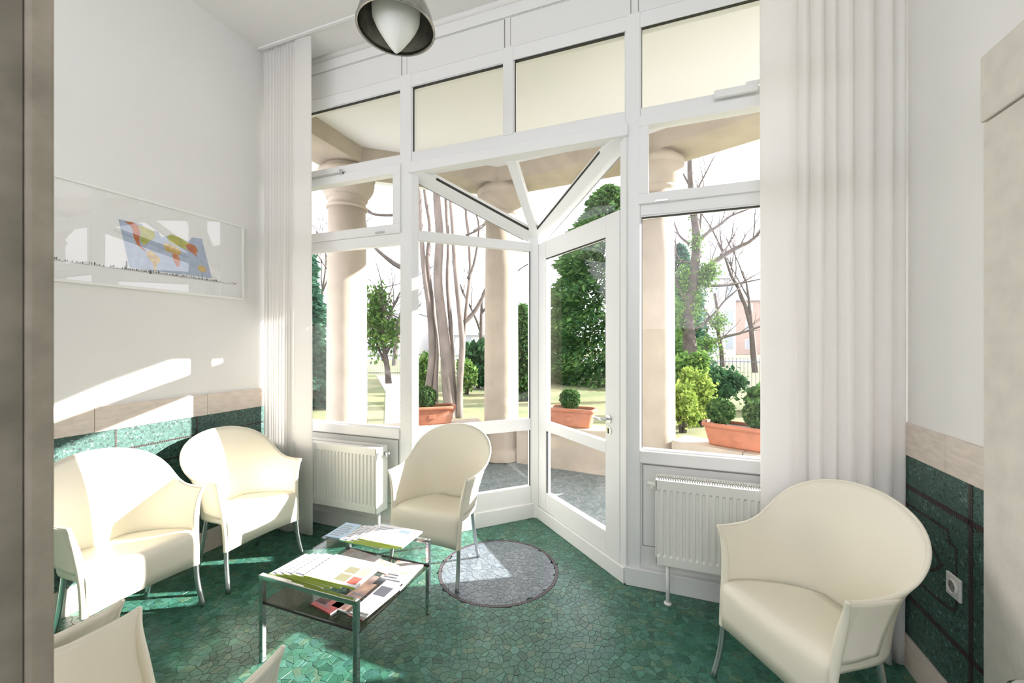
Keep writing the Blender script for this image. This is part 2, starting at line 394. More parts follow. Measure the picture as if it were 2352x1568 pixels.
# ------------------------------------------------------------------ glazed front wall
def wbox(x0, x1, z0, z1, y0=2.63, y1=2.70): return MB().box(x0, x1, y0, y1, z0, z1)
PA0, PA1, PB0, PB1 = -1.89, -1.79, -.215, -.128
b = MB()
for x0, x1 in ((XL, XL+.06), (PA0,PA1), (PB0,PB1), (XR-.06, XR)): b.box(x0, x1, 2.628, 2.71, 0, 3.55)
b.box(-1.038, -.965, 2.628, 2.71, 2.94, 3.55)
wf = struct(b.build('wall_front', M['paint'], bevel=.004))
MB().box(XL, XR, 2.632, 2.705, 3.452, 3.545).build('head_rail', M['paint'], wf, bevel=.003)
MB().box(XL, XR, 2.65, 2.71, 3.545, ZC).build('fascia', M['paint2'], wf)
for i, (x0, x1) in enumerate(((XL+.02,-1.884),(-1.842,-1.032),(-.992,-.182),(-.142,XR-.02))):
    MB().box(x0, x1, 2.6475, 2.652, 3.548, 3.765).build('panel_groove', M['groove'], wf)
    MB().box(x0+.006, x1-.006, 2.644, 2.653, 3.554, 3.759).build('fascia_panel', M['paint2'], wf)
MB().box(XL, XR, 2.640, 2.652, 3.771, ZC-.035).build('fascia_top_board', M['paint2'], wf)
# cove between fascia and ceiling
MB().tube([(XL, 2.64, ZC-.012), (XR, 2.64, ZC-.012)], .024, 10).build('cornice', M['ceil'], wf, smooth=True)
# transoms
for (x0, x1, z0, z1) in ((XL,PA0,2.862,2.945),(PA1,PB0,2.842,2.948),(PB1,XR,2.872,2.948),(XL,PA0,2.27,2.345),(PB1,XR,2.285,2.355)):
    wbox(x0, x1, z0, z1, 2.634, 2.70).build('transom', M['paint'], wf, bevel=.004)
# sills, lower aprons
for (x0, x1) in ((XL,PA0),(PB1,XR)):
    wbox(x0, x1, .76, .836, 2.618, 2.71).build('sill', M['paint'], wf, bevel=.006)
    wbox(x0, x1, 0, .76, 2.645, 2.71).build('apron_board', M['paint2'], wf)
    gx0, gx1 = (x0+.03, x1-.0-.02) if x0 < -1 else (x0+.0-.02+.0, x1-.05)
    gx0, gx1 = (XL+.08, PA0-.02) if x0 < -1 else (PB1-.02+.0, XR-.08)
    gx0 = max(gx0, x0+.012)
    wbox(gx0, gx1, .245, .752, 2.6425, 2.65).build('panel_groove', M['groove'], wf)
    wbox(gx0+.006, gx1-.006, .251, .746, 2.639, 2.65).build('apron_panel', M['paint2'], wf)
for nm, x0, x1 in (('baseboard_front_left', XL, -1.80), ('baseboard_front_right', -.215, XR)):
    struct(MB().box(x0, x1, 2.606, 2.66, 0, .112).build(nm, M['paint'], bevel=.005))

def window(n, x0, x1, z0, z1, fr=.035, y0=2.640, y1=2.69, edge_shade=True, yp=2.664):
    b = MB(); b.box(x0,x1,y0,y1,z0,z0+fr); b.box(x0,x1,y0,y1,z1-fr,z1); b.box(x0,x0+fr,y0,y1,z0+fr,z1-fr); b.box(x1-fr,x1,y0,y1,z0+fr,z1-fr)
    o = struct(b.build('window_%d' % n, M['paint'], bevel=.003))
    MB().box(x0+fr-.004, x1-fr+.004, yp, yp+.006, z0+fr-.004, z1-fr+.004).build('pane', M['glass'], o)
    if edge_shade:  # thin black strips stand in for the shade of the deep recess
        MB().box(x0+fr, x1-fr, y0-.001, y0+.02, z1-fr-.005, z1-fr+.001).build('edge_shade', M['edge_shade'], o)
        MB().box(x0+fr-.001, x0+fr+.003, y0+.004, y0+.02, z0+fr, z1-fr).build('edge_shade', M['edge_shade'], o)
    return o
window(1, XL+.05, PA0+.005, 2.94, 3.457, .012)
window(2, PA1-.005, -1.033, 2.943, 3.457, .012)
window(3, -.97, PB0+.005, 2.943, 3.462, .012)
window(4, PB1-.005, XR-.05, 2.943, 3.467, .012)
h5 = window(5, XL+.05, PA0+.012, 2.345, 2.872, .068, 2.612, 2.69, False)
h7 = window(7, PB1-.012, XR-.05, 2.352, 2.89, .062, 2.612, 2.69, False)
window(6, XL+.05, PA0+.006, .83, 2.275, .014, edge_shade=False)
window(8, PB1-.006, XR-.05, .83, 2.29, .014)
# stays and catches of the opening lights
MB().box(-2.78, -2.42, 2.598, 2.612, 2.868, 2.880).box(-2.45,-2.42,2.594,2.614,2.862,2.90).build('stay_arm', M['alu'], h5)
MB().box(-2.10, -2.02, 2.600, 2.613, 2.352, 2.364).build('catch', M['alu'], h5)
MB().box(.28, .50, 2.585, 2.613, 2.905, 2.945).box(.44,.62,2.592,2.606,2.945,2.965).build('opener_box', M['paint'], h7, bevel=.003)
MB().box(-.04, .03, 2.600, 2.613, 2.352, 2.362).build('catch', M['alu'], h7)

# ---- triangular bay: left glazed leaf, right door, folded glass roof
LA = Vector((-1.795, 2.635, 0)); AP = Vector((-1.02, 3.39, 0)); RB = Vector((-.205, 2.635, 0))
def leafM(p, q):
    e = (q-p).normalized(); n = Vector((-e.y, e.x, 0))      # n points outwards
    return Matrix(((e.x,n.x,0,p.x),(e.y,n.y,0,p.y),(0,0,1,0),(0,0,0,1))), (q-p).length
ML, LL = leafM(LA, AP); MR, LR = leafM(AP, RB)
def lb(Mx, s0, s1, z0, z1, t0=-.02, t1=.03): return MB().box(s0, s1, t0, t1, z0, z1).xf(Mx)
def roofz(s, L, za, zb): return za+(zb-za)*s/L
w9 = struct(lb(ML, 0, .055, 0, 2.80).build('window_9', M['paint'], bevel=.003))
lb(ML, LL-.075, LL-.012, 0, 2.43).build('stile', M['paint'], w9, bevel=.003)
for z0, z1 in ((.0,.272),(.752,.852),(2.284,2.358)):
    lb(ML, .055, LL-.075, z0, z1).build('rail', M['paint'], w9, bevel=.003)
lb(ML, -.0, LL-.0, 0, .125, -.034, .03).build('kick_board', M['paint'], w9, bevel=.004)
for z0, z1 in ((.268,.756),(.848,2.288)): lb(ML, .05, LL-.07, z0, z1, .0, .006).build('pane', M['glass'], w9)
ZA, ZP = 2.80, 2.42
tri = [(.05,2.354),(LL-.09,2.354),(LL-.09,2.40),(.05,2.775)]
MB().add([(s,.0,z) for s,z in tri]+[(s,.006,z) for s,z in tri], [(0,1,2,3),(7,6,5,4),(0,4,5,1),(1,5,6,2),(2,6,7,3),(3,7,4,0)]).xf(ML).build('pane', M['glass'], w9)
lb(ML, LL-.079, LL-.075, .272, 2.284, -.018, .0).build('edge_shade', M['edge_shade'], w9)  # dark strip painting recess shade beside the panes
# door
dr = struct(lb(MR, .035, .172, .105, 2.345).build('door_1', M['paint'], bevel=.004))
lb(MR, .925, 1.062, .105, 2.345).build('stile', M['paint'], dr, bevel=.004)
for z0, z1 in ((.105,.252),(.768,.845),(2.200,2.345)): lb(MR, .172, .925, z0, z1).build('rail', M['paint'], dr, bevel=.004)
for z0, z1 in ((.248,.772),(.841,2.204)): lb(MR, .168, .929, z0, z1, 0, .006).build('pane', M['glass'], dr)
lb(MR, .176, .181, .252, .768, -.015, .0).build('edge_shade', M['edge_shade'], dr)  # this strip and the next paint shade at the pane edges
lb(MR, .172, .925, 2.195, 2.201, -.017, .0).build('edge_shade', M['edge_shade'], dr)
lb(MR, .01, LR, 0, .100, -.034, .03).build('kick_board', M['paint'], dr, bevel=.004)
hs = .962
hd = MB().lathe([(0,0),(.027,0),(.027,.008),(0,.008)], 20)
hd.xf(Matrix(((1,0,0,hs),(0,0,-1,-.020),(0,1,0,1.0),(0,0,0,1)))); hd.xf(MR); rose = hd.build('handle_rose', M['chrome'], dr, smooth=False)
lv = MB().tube([(hs,-.028,1.0),(hs,-.062,1.0),(hs-.02,-.068,1.0),(hs-.10,-.068,1.0)], .009, 10).xf(MR)
lv.build('lever', M['chrome'], rose, smooth=True)
kd = MB().lathe([(0,0),(.026,0),(.026,.006),(0,.006)], 20).xf(Matrix(((1,0,0,hs),(0,0,-1,-.020),(0,1,0,.925),(0,0,0,1)))).xf(MR).build('key_escutcheon', M['chrome'], dr)
lb(MR, hs-.006, hs+.006, .905, .94, -.0275, -.024).build('keyhole', M['dark'], kd)
# fixed frame post and glass triangle over the door
w11 = struct(lb(MR, 1.068, LR+.01, .1, 2.80).build('window_11', M['paint'], bevel=.003))
lb(MR, 1.0625, 1.0675, .12, 2.345, -.012, .01).build('gap_shade', M['groove'], w11)  # grey strip painting the shade in the gap beside the door
tri = [(.09,2.35),(LR-.05,2.35),(LR-.05,2.775),(.09,2.40)]
MB().add([(s,.0,z) for s,z in tri]+[(s,.006,z) for s,z in tri], [(0,1,2,3),(7,6,5,4),(0,4,5,1),(1,5,6,2),(2,6,7,3),(3,7,4,0)]).xf(MR).build('pane', M['glass'], w11)
# corner post at the apex
struct(MB().prism([(AP.x-.028,AP.y-.06),(AP.x+.028,AP.y-.06),(AP.x+.045,AP.y+.0),(AP.x,AP.y+.045),(AP.x-.045,AP.y+.0)], 0, 2.43).build('trim_4', M['paint'], bevel=.003))
# roof of the bay
A3 = Vector((-1.80, 2.645, 2.80)); B3 = Vector((-.20, 2.645, 2.80)); C3 = Vector((-1.0, 2.645, 2.835)); P3 = Vector((AP.x, AP.y, 2.405))
w10 = struct(MB().beam(A3+Vector((0,0,.02)), B3+Vector((0,0,.02)), .10, .075).build('window_10', M['paint'], bevel=.004))
nrm_l = (C3-A3).cross(P3-A3).normalized(); nrm_r = (P3-B3).cross(C3-B3).normalized()
if nrm_l.z < 0: nrm_l = -nrm_l
if nrm_r.z < 0: nrm_r = -nrm_r
MB().beam(A3+Vector((.03,.0,0)), P3, .125, .055, nrm_l).build('rafter', M['paint'], w10, bevel=.004)
MB().beam(B3+Vector((-.03,.0,0)), P3, .125, .055, nrm_r).build('rafter', M['paint'], w10, bevel=.004)
MB().beam(C3, P3, .07, .06).build('rafter', M['paint'], w10, bevel=.004)
for a, c, n in ((A3, C3, nrm_l), (C3, B3, nrm_r)):
    off = n*.012; vs = [a+off, c+off, P3+off, a+off+n*.006, c+off+n*.006, P3+off+n*.006]
    MB().add(vs, [(2,1,0),(3,4,5),(0,1,4,3),(1,2,5,4),(2,0,3,5)]).build('pane', M['glass'], w10)
for a, n in ((A3+Vector((.03,0,0)), nrm_l), (B3+Vector((-.03,0,0)), nrm_r)):  # dark strips drawn as edge shade along both sides of each rafter
    e = (P3-a).normalized(); pp = n.cross(e).normalized()
    if pp.dot(C3-a) < 0: pp = -pp
    MB().beam(a+e*.16+pp*.064-n*.02, P3-e*.13+pp*.064-n*.02, .007, .02, n).build('edge_shade', M['edge_shade'], w10)
    MB().beam(a+e*.06-pp*.064-n*.02, P3-e*.10-pp*.064-n*.02, .005, .02, n).build('edge_shade', M['groove'], w10)

# ------------------------------------------------------------------ radiators
def radiator(x0, x1, label, pipe_x):
    yf, yb, z0, z1 = 2.445, 2.575, .245, .722
    root = empty('radiator', ((x0+x1)/2, 2.52, 0)); ox, oy = (x0+x1)/2, 2.52
    T = lambda b: b.xf(Matrix.Translation((-ox,-oy,0)))
    W_ = x1-x0; n = int(round((W_-.03)/.0333)); st = (W_-.03)/n
    def prof(u):                           # flutes
        k = (u/st) % 1.0
        return 0 if .28 < k < .72 else .009*min(1, (min(abs(k-.28), abs(k-.72)) if k < .28 or k > .72 else 0)/.14)
    us = sorted(set([0, W_] + [.015+i*st+k*st for i in range(n) for k in (0,.14,.28,.72,.86)] + [W_-.015]))
    rows = []
    for z, am in ((z0,0),(z0+.045,0),(z0+.058,1),(z1-.062,1),(z1-.05,0),(z1-.006,0)):
        rows.append([(x0+u, yf+am*prof(u-.015), z) for u in us])
    T(MB().grid(rows).box(x0,x1,yf+.012,yf+.03,z0,z1-.006)).build('front_panel', M['rad'], root)
    T(MB().box(x0,x1,yb-.03,yb,z0,z1-.006)).build('rear_panel', M['rad'], root)
    for xa in (x0-.002, x1-.006): T(MB().box(xa, xa+.008, yf, yb, z0-.004, z1)).build('side_cover', M['rad'], root, bevel=.002)
    g = MB(); g.box(x0,x1,yf,yf+.012,z1-.006,z1); g.box(x0,x1,yb-.012,yb,z1-.006,z1); g.box(x0,x1,(yf+yb)/2-.006,(yf+yb)/2+.006,z1-.006,z1)
    k = x0+.008
    while k < x1-.01:
        g.box(k, k+.0075, yf+.012, yb-.012, z1-.005, z1); k += .0125
    T(g).build('top_grille', M['rad'], root)
    T(MB().tube([(pipe_x, 2.50, z0+.01), (pipe_x, 2.50, .0)], .011, 12).lathe([(0,0),(.022,0),(.022,.008),(.012,.014)], 16, (pipe_x,2.50,0))).build('pipe', M['paint'], root, smooth=True)
    vx = x1+.002 if x1 < 0 else x0-.002; sgn = 1 if x1 < 0 else -1
    v = T(MB().tube([(vx, 2.54, z1-.055), (vx+sgn*.045, 2.54, z1-.055)], .013, 10).tube([(vx+sgn*.02,2.54,z1-.055),(vx+sgn*.02,2.54,z1-.09)], .008, 8)).build('bleed_valve', M['rad'] if sgn < 0 else M['alu'], root, smooth=True)
    for xb in (x0+.2, x1-.24): T(MB().box(xb,xb+.04,yb,2.604,z0+.05,z1-.06)).build('wall_bracket', M['rad'], root)
    tag(root, label, 'radiator', 'panel radiators under the windows'); return root
radiator(-2.86, -1.965, 'white ribbed panel radiator behind the coffee table, beside the narrow left curtain', -1.985)
radiator(-.035, .86, 'white ribbed panel radiator under the right window, behind the large right-hand armchair', .03)

# ------------------------------------------------------------------ curtains and track
def curtain(name, xs, y0, amp, z0, z1, label, gather=None):
    """xs: list of (x, fold depth) control points along the hem"""
    n = 260; rows = []
    pts = cat_rom([(x, d) for x, d in xs], n)
    m = 30
    for k in range(m+1):
        t = k/m; z = z0+(z1-z0)*t; r = []
        for i in range(n):
            x, d = pts[i]
            if gather: x = gather[0]+(x-gather[0])*(1-gather[1]*t)
            dd = d*(1-.35*t)
            r.append((x + .006*math.sin(3*t+i*.05)*(1-t), y0 - amp*dd + .012*math.sin(2.2*t+i*.03)*(1-t), z + (.004*math.sin(i*.3) if k == 0 else 0)))
        rows.append(r)
    root = MB().grid(rows).build(name, M['curtain'], smooth=True)
    s = root.modifiers.new('solid', 'SOLIDIFY'); s.thickness = .003
    rows2 = [[(p[0], p[1]-.002, p[2]) for p in rows[m-1]], [(p[0], p[1]-.002, p[2]) for p in rows[m]]]
    hd = MB().grid(rows2).build('header_tape', M['curtain'], root, smooth=True)
    tag(root, label, 'curtain'); return root
xs = []; x = XL+.03
fr = random.Random(5)
while x < -2.745:
    xs += [(x, 0), (x+.010, .85+.3*fr.random()), (x+.021, .15*fr.random())]; x += .026+.012*fr.random()
xs += [(-2.735,.0), (-2.725,.35), (-2.70,.9), (-2.66,1.15), (-2.61,1.05), (-2.565,.8), (-2.545,.45), (-2.55,.1)]
curtain('curtain', xs, 2.415, .024, .012, ZC-.012, 'narrow white floor-length curtain gathered in tight pleats at the left wall')
xs = [(.475,.1),(.47,.5),(.50,.95),(.54,1.05),(.59,.95),(.625,.5),(.64,.05),(.632,-.1),(.645,.5),(.662,.95),(.68,.6),(.69,.0),(.684,-.1),(.70,.5),(.722,.9),(.742,.45),(.748,-.1),(.744,-.2),
      (.756,.4),(.775,.95),(.79,.6),(.80,.0),(.797,-.1),(.812,.4),(.835,.75),(.86,.4),(.868,-.15),(.864,-.2),(.876,.4),(.90,1.05),(.925,.95),(.945,.3),(.95,-.05),(.947,-.1),(.96,.5),(.985,.85),(1.005,.7),(1.018,.1),(1.016,.0),(1.03,.5),(1.05,.6),(1.06,.2)]
curtain('curtain', xs, 2.415, .06, .012, ZC-.012, 'wide white floor-length curtain in loose folds behind the large right-hand armchair')
tr = MB().box(XL+.01, XR-.01, 2.368, 2.392, ZC-.010, ZC).build('curtain_track', M['paint'], bevel=.002)
tag(tr, 'thin white curtain track running across the ceiling before the windows', 'curtain track')

# ------------------------------------------------------------------ pendant lamp
def pendant(loc):
    root = empty('pendant_lamp', loc)
    sh = [(.186,0),(.184,.02),(.172,.07),(.150,.12),(.122,.165),(.092,.20),(.060,.225),(.040,.235),(.040,.25)]
    s = MB().lathe([(r-.004, z) for r, z in sh][::-1]+[(.182,0)]+sh, 56).build('shade', M['brushed'], root, smooth=True)
    MB().lathe([(.180,-.003),(.189,-.003),(.190,.003),(.187,.006),(.180,.006)], 56).build('rim', M['brushed'], s, smooth=True)
    MB().lathe([(.001,-.119),(.010,-.113),(.024,-.097),(.048,-.064),(.073,-.027),(.096,.012),(.113,.05),(.116,.10),(.098,.14),(.06,.17),(.0,.18)], 48).build('diffuser', M['opal'], root, smooth=True)
    top = ZC-loc[2]
    MB().tube([(0,0,.24),(0,0,top-.02)], .007, 10).build('stem', M['brushed'], root, smooth=True)
    MB().lathe([(.0,top-.03),(.05,top-.03),(.055,top-.01),(.055,top)], 24).build('canopy', M['brushed'], root, smooth=True)
    MB().lathe([(.04,.235),(.04,.27),(.018,.29),(.0,.29)], 24).build('socket_cup', M['brushed'], root, smooth=True)
    tag(root, 'steel pendant lamp with a pointed opal diffuser hanging from the ceiling', 'lamp')
pendant((-1.23, 1.68, 3.045))

# ------------------------------------------------------------------ armchairs
def make_chair():
    root = empty('tub_armchair')
    # rim of the tub (right half, front tip to top of the back), foot of the tub wall, and front edge of an arm
    half_rim = [(.287,.0,.662),(.289,-.05,.655),(.291,-.11,.651),(.295,-.17,.655),(.300,-.235,.671),(.303,-.292,.702),(.296,-.343,.748),(.271,-.387,.796),(.225,-.425,.838),(.160,-.453,.870),(.083,-.470,.890),(0,-.476,.896)]
    half_bot = [(.240,.010,.40),(.240,-.04,.395),(.238,-.09,.39),(.235,-.15,.385),(.228,-.21,.38),(.215,-.26,.375),(.196,-.305,.37),(.170,-.338,.365),(.138,-.362,.362),(.098,-.378,.36),(.05,-.387,.36),(0,-.39,.36)]
    edge = [(.287,.0,.662),(.272,-.012,.61),(.257,-.012,.54),(.247,-.004,.46),(.242,.006,.38),(.240,.012,.30),(.240,.014,.235)]
    full = lambda h: [(-x,y,z) for x,y,z in h] + [(x,y,z) for x,y,z in h[::-1][1:]]
    N = 81; Rm = cat_rom(full(half_rim), N); Bt = cat_rom(full(half_bot), N)
    EC = cat_rom(edge, 60)
    def edge_at(z):
        k = min(range(60), key=lambda i: abs(EC[i][2]-z)); return EC[k]
    MV = 22; rows = []
    for k in range(MV+1):
        v = k/MV; r = []
        for i in range(N):
            B_, R_ = Bt[i], Rm[i]
            back = min(1, max(0, (-R_[1]-.10)/.18)); back = back*back*(3-2*back)
            h = (1-back)*(.45*v+.55*v**2) + back*(.42*v+.58*v**3.4)
            p = B_+(R_-B_)*h; z = B_[2]+(R_[2]-B_[2])*v
            fr = max(0, 1+R_[1]/.10); fr = fr*fr*(3-2*fr)
            e_ = edge_at(z); sx = 1 if i > N//2 else -1
            r.append((p[0]*(1-fr)+sx*e_[0]*fr, p[1]*(1-fr)+e_[1]*fr, z))
        rows.append(r)
    shell = MB().grid(rows).build('shell', M['chair'], root, smooth=True)
    s = shell.modifiers.new('solid', 'SOLIDIFY'); s.thickness = .014; s.offset = 0
    MB().tube(rows[MV], .0071, 8).build('rim', M['chair'], shell, smooth=True)
    for i, sx in ((0,-1),(N-1,1)):
        path = [(sx*p[0], p[1], p[2]) for p in EC]
        MB().tube(path, [.0078+.0085*min(1, j/22) for j in range(60)], 12).build('front_edge', M['chair'], shell, smooth=True)
        # outer side panel of the arm, free at its rear edge
        pr = []
        for k in range(13):
            v = k/12; row = []
            for q in range(9):
                u = q/8; yr = -.205+.050*(1-v)
                top = Rm[0]; zt = .655; zb = .425+.022*u; z = zb+(zt-zb)*v
                e_ = edge_at(z); y = e_[1]+(yr-e_[1])*u
                xo = e_[0]+.010*math.sin(min(1,u*2.2)*math.pi/2)+(.300-.287)*u*v+.012*u*(1-v)
                row.append((sx*(xo), y, z))
            pr.append(row)
        pn = MB().grid(pr).build('arm_panel', M['chair'], root, smooth=True)
        s = pn.modifiers.new('solid', 'SOLIDIFY'); s.thickness = .006; s.offset = 0
    # seat and gently arched apron
    rows = []; n = 25
    def halfw(y):
        t = min(1, max(0, -y/.385)); return .236*(1-t**3.0*.9)**.55 if t < 1 else .05
    prof = [(.016,.235,1),(.019,.30,1),(.019,.36,1),(.017,.396,0),(.012,.412,0),(.002,.422,0),(-.03,.427,0),(-.09,.422,0),(-.17,.411,0),(-.26,.402,0),(-.33,.398,0),(-.378,.399,0)]
    for j, (y, z, ap) in enumerate(prof):
        r = []
        hw = .238 if ap or y > -.02 else halfw(y)
        for i in range(n):
            u = -1+2*i/(n-1); x = u*hw
            arch = .235+.018*(1-abs(u)**2.2)
            if ap: zz = arch+(z-.235)/(.396-.235)*(.396-arch)
            else: zz = z - .012*(1-u*u)*max(0,min(1,(-y)/.1))
            r.append((x, y + .014*(1-u*u)*(1 if y > -.05 else 0), zz))
        rows.append(r)
    seat = MB().grid(rows).build('seat', M['chair'], root, smooth=True)
    s = seat.modifiers.new('solid', 'SOLIDIFY'); s.thickness = .010; s.offset = -1
    nm_ = mat('cream_plastic_notch', (.70,.65,.50), .6)
    for sx in (-1,1): MB().lathe([(0,.0),(.015,.0),(.017,-.004),(.017,-.012)], 16, (sx*.205,-.012,.4275)).build('drain_notch', nm_, seat, smooth=True)
    for sx in (-1,1):
        MB().tube(cat_rom([(sx*.240,.012,.30),(sx*.240,.014,.235),(sx*.241,.018,.17),(sx*.245,.032,.09),(sx*.251,.056,.004)], 12), .0125, 12).build('leg', M['alu'], root, smooth=True)
        MB().tube(cat_rom([(sx*.190,-.27,.385),(sx*.192,-.29,.27),(sx*.196,-.32,.13),(sx*.20,-.36,.004)], 10), .0125, 12).build('leg', M['alu'], root, smooth=True)
    return root
chairs = [  # tips midpoint, facing, label
    ((-2.508,1.309), (1,-.0), 'cream plastic tub armchair against the green wall, nearest the left doorway edge'),
    ((-2.476,1.947), (1,-.06), 'cream plastic tub armchair in the corner beside the narrow left curtain, half in sun'),
    ((-1.407,2.228), (0.0,-1), 'cream plastic tub armchair beside the round floor medallion, behind the coffee table'),
    ((.402,1.846), (-.826,-.564), 'large cream plastic tub armchair before the wide right curtain'),
    ((-1.269,.815), (-.06,.998), 'cream plastic tub armchair in the foreground, cut by the bottom edge below the coffee table'),
    ((-1.935,.80), (0.0,1), 'cream plastic tub armchair at the bottom left, showing only an arm beside the doorway jamb'),
]
proto = make_chair()
for i, (p, f, lab) in enumerate(chairs):
    o = proto if i == 0 else copy_tree(proto)
    o.location = (p[0], p[1], 0); o.rotation_euler = (0, 0, math.atan2(-f[0], f[1]))
    tag(o, lab, 'chair', 'cream tub armchairs around the room')

# ------------------------------------------------------------------ coffee table
TX0, TX1, TY0, TY1, TH = -1.775, -1.205, 1.375, 1.96, .412
ct = empty('coffee_table', ((TX0+TX1)/2, (TY0+TY1)/2, 0)); TT = Matrix.Translation((-(TX0+TX1)/2, -(TY0+TY1)/2, 0))
t = .022
for x in (TX0, TX1-t):
    for y in (TY0, TY1-t): MB().box(x, x+t, y, y+t, .004, TH).xf(TT).build('leg', M['chrome'], ct, bevel=.002)
for y in (TY0, TY1-t): MB().box(TX0+t, TX1-t, y, y+t, TH-t, TH).xf(TT).build('rail', M['chrome'], ct, bevel=.002)
for x in (TX0, TX1-t):
    for y in (TY0, TY1-t): MB().lathe([(0,0),(.010,0),(.010,.005),(0,.005)], 10, (x+t/2, y+t/2, 0)).xf(TT).build('foot', M['dark'], ct)
MB().box(TX0+.004, TX1-.004, TY0+t+.001, TY1-t-.001, .386, .394).xf(TT).build('glass_top', M['tglass'], ct, bevel=.001)
MB().box(TX0-.0, TX1+.0, TY0+t+.001, TY1-t-.001, .268, .276).xf(TT).build('glass_shelf', M['smoke'], ct, bevel=.001)
for ye in (TY0+t-.006, TY1-t-.002): MB().box(TX0, TX1, ye, ye+.008, .267, .277).xf(TT).build('shelf_edge', M['edge_shade'], ct)
for x in (TX0+.06, TX1-.07):
    for y in (TY0+t/2, TY1-t/2): MB().tube([(x,y,TH-t),(x,y,.384)], .006, 8).xf(TT).build('glass_clip', M['chrome'], ct, smooth=True)
tag(ct, 'square chrome coffee table with a glass top and smoked glass shelf', 'table')
# clear riser for the rear pile
RZ = .428
rs = MB().box(-1.765, -1.215, 1.735, 1.93, RZ-.005, RZ).build('magazine_riser', M['tglass'], None, bevel=.001)
for x in (-1.755, -1.235): MB().box(x, x+.006, 1.74, 1.925, .3945, RZ-.005).build('side_panel', M['tglass'], rs)
tag(rs, 'low clear glass riser on the rear half of the coffee table', 'riser')

ink = [mat('print_dark', (.10,.10,.12), .6), mat('print_red', (.50,.10,.07), .6), mat('print_blue', (.20,.27,.48), .6), mat('print_olive', (.24,.23,.14), .6), mat('print_skin', (.62,.38,.27), .6), mat('print_grey', (.38,.39,.44), .6)]
green_sp = mat('lime_cover', (.36,.48,.07), .55); green_dk = mat('green_cover', (.08,.30,.17), .55)
white_cv = mat('coated_white_cover', (.70,.70,.73), .35); blue_cv = mat('pale_blue_cover', (.42,.62,.80), .35)
red_cv = mat('dark_red_cover', (.17,.04,.04), .35); photo_cv = mat('photo_cover', (.62,.64,.72), .35, noise=.5, nscale=14, col2=(.45,.25,.18)); brown_cv = mat('brown_photo_cover', (.40,.25,.18), .35, noise=.5, nscale=18, col2=(.12,.07,.07))
def magazine(x, y, z, w_, d_, rot, cover, spine, label, marks=(), th=.006, group=None):
    root = MB().box(-w_/2, w_/2, -d_/2, d_/2, 0, th*.85).build('magazine', M['paper'])
    root.location = (x,y,z); root.rotation_euler = (0,0,math.radians(rot))
    MB().box(-w_/2-.0006, w_/2+.0006, -d_/2-.0006, d_/2+.0006, th*.85, th).build('cover', cover, root)
    MB().box(-w_/2-.001, w_/2+.001, -d_/2-.0025, -d_/2, 0, th*.98).build('spine', spine, root)
    if marks:
        for mi in sorted(set(k[4] for k in marks)):
            b = MB(); sel = [k for k in marks if k[4] == mi]
            for (u0,v0,u1,v1,m_) in sel:
                b.box(-w_/2+u0*w_, -w_/2+u1*w_, -d_/2+v0*d_, -d_/2+v1*d_, th, th+.0004)
                if len(sel) < 4: b.build('picture_print', ink[mi], root); b = MB()
            if b.v: b.build('text_print', ink[mi], root)['kind'] = 'stuff'
    return tag(root, label, 'magazine', group)
def text_lines(u0, v0, u1, v1, n, m_):
    r = random.Random(int(u0*1000+v0*77)); out = []
    for i in range(n):
        v = v0+(v1-v0)*i/n; out.append((u0, v, u0+(u1-u0)*r.uniform(.6,1), v+(v1-v0)/n*.45, m_))
    return out
front_marks = [(.52,.10,.74,.36,3),(.52,.42,.74,.66,3),(.78,.08,.95,.34,1),(.78,.40,.95,.70,4),(.80,.76,.94,.88,5)] + text_lines(.06,.1,.46,.9,9,5)
side_marks = text_lines(.03,.12,.30,.92,8,5) + [(.03,.04,.2,.08,0)]
fx = [-1.605, -1.56, -1.515, -1.465, -1.392]
for i, x in enumerate(fx):
    magazine(x, 1.502+.002*i, .3945+.0091*i, .285, .195, -4+1.2*i, white_cv, green_sp,
        ['bottom white magazine with lime spine, leftmost of the fanned front pile', 'second-lowest white magazine with lime spine in the fanned front pile', 'middle white magazine with lime spine in the fanned front pile',
         'second-highest white magazine with lime spine in the fanned front pile', 'white magazine with red and olive pictures on top of the fanned front pile'][i],
        front_marks if i == 4 else side_marks, .009, 'magazines fanned on the coffee table')
back_marks = [(.55,.15,.85,.32,5),(.60,.45,.92,.60,5),(.55,.68,.80,.86,2)] + text_lines(.06,.1,.45,.9,7,5)
bx_ = [-1.50, -1.455, -1.41, -1.375]
for i, x in enumerate(bx_):
    magazine(x, 1.826+.004*i, RZ+.0006+.0081*i, .27, .185, 6-2*i if i else -2, white_cv, green_dk if i == 0 else green_sp,
        ['white magazine with dark green spine lowest of the rear pile on the riser', 'second-lowest white magazine with lime spine of the rear pile on the riser', 'second-highest white magazine with lime spine of the rear pile on the riser', 'white magazine with blue pictures on top of the rear pile on the riser'][i],
        back_marks if i == 3 else side_marks, .008, 'magazines piled on the riser')
magazine(-1.70, 1.84, RZ+.0006, .11, .17, 3, blue_cv, blue_cv, 'pale blue booklet at the back left corner of the coffee table', text_lines(.1,.1,.9,.9,6,5), .005)
magazine(-1.33, 1.665, .3945, .205, .085, -8, photo_cv, brown_cv, 'photo-covered magazine lying in the gap between the two piles on the glass top', (), .004)
low = [(-1.46,1.485,.14,.09,-10,red_cv,red_cv,'dark red booklet on the smoked shelf, nearest the front rail'), (-1.33,1.60,.19,.27,-5,brown_cv,white_cv,'brown photo magazine on the smoked shelf'),
       (-1.30,1.80,.16,.23,4,photo_cv,white_cv,'grey photo magazine on the rear right of the smoked shelf'), (-1.64,1.78,.2,.27,-6,photo_cv,brown_cv,'photo magazine on the rear left of the smoked shelf')]
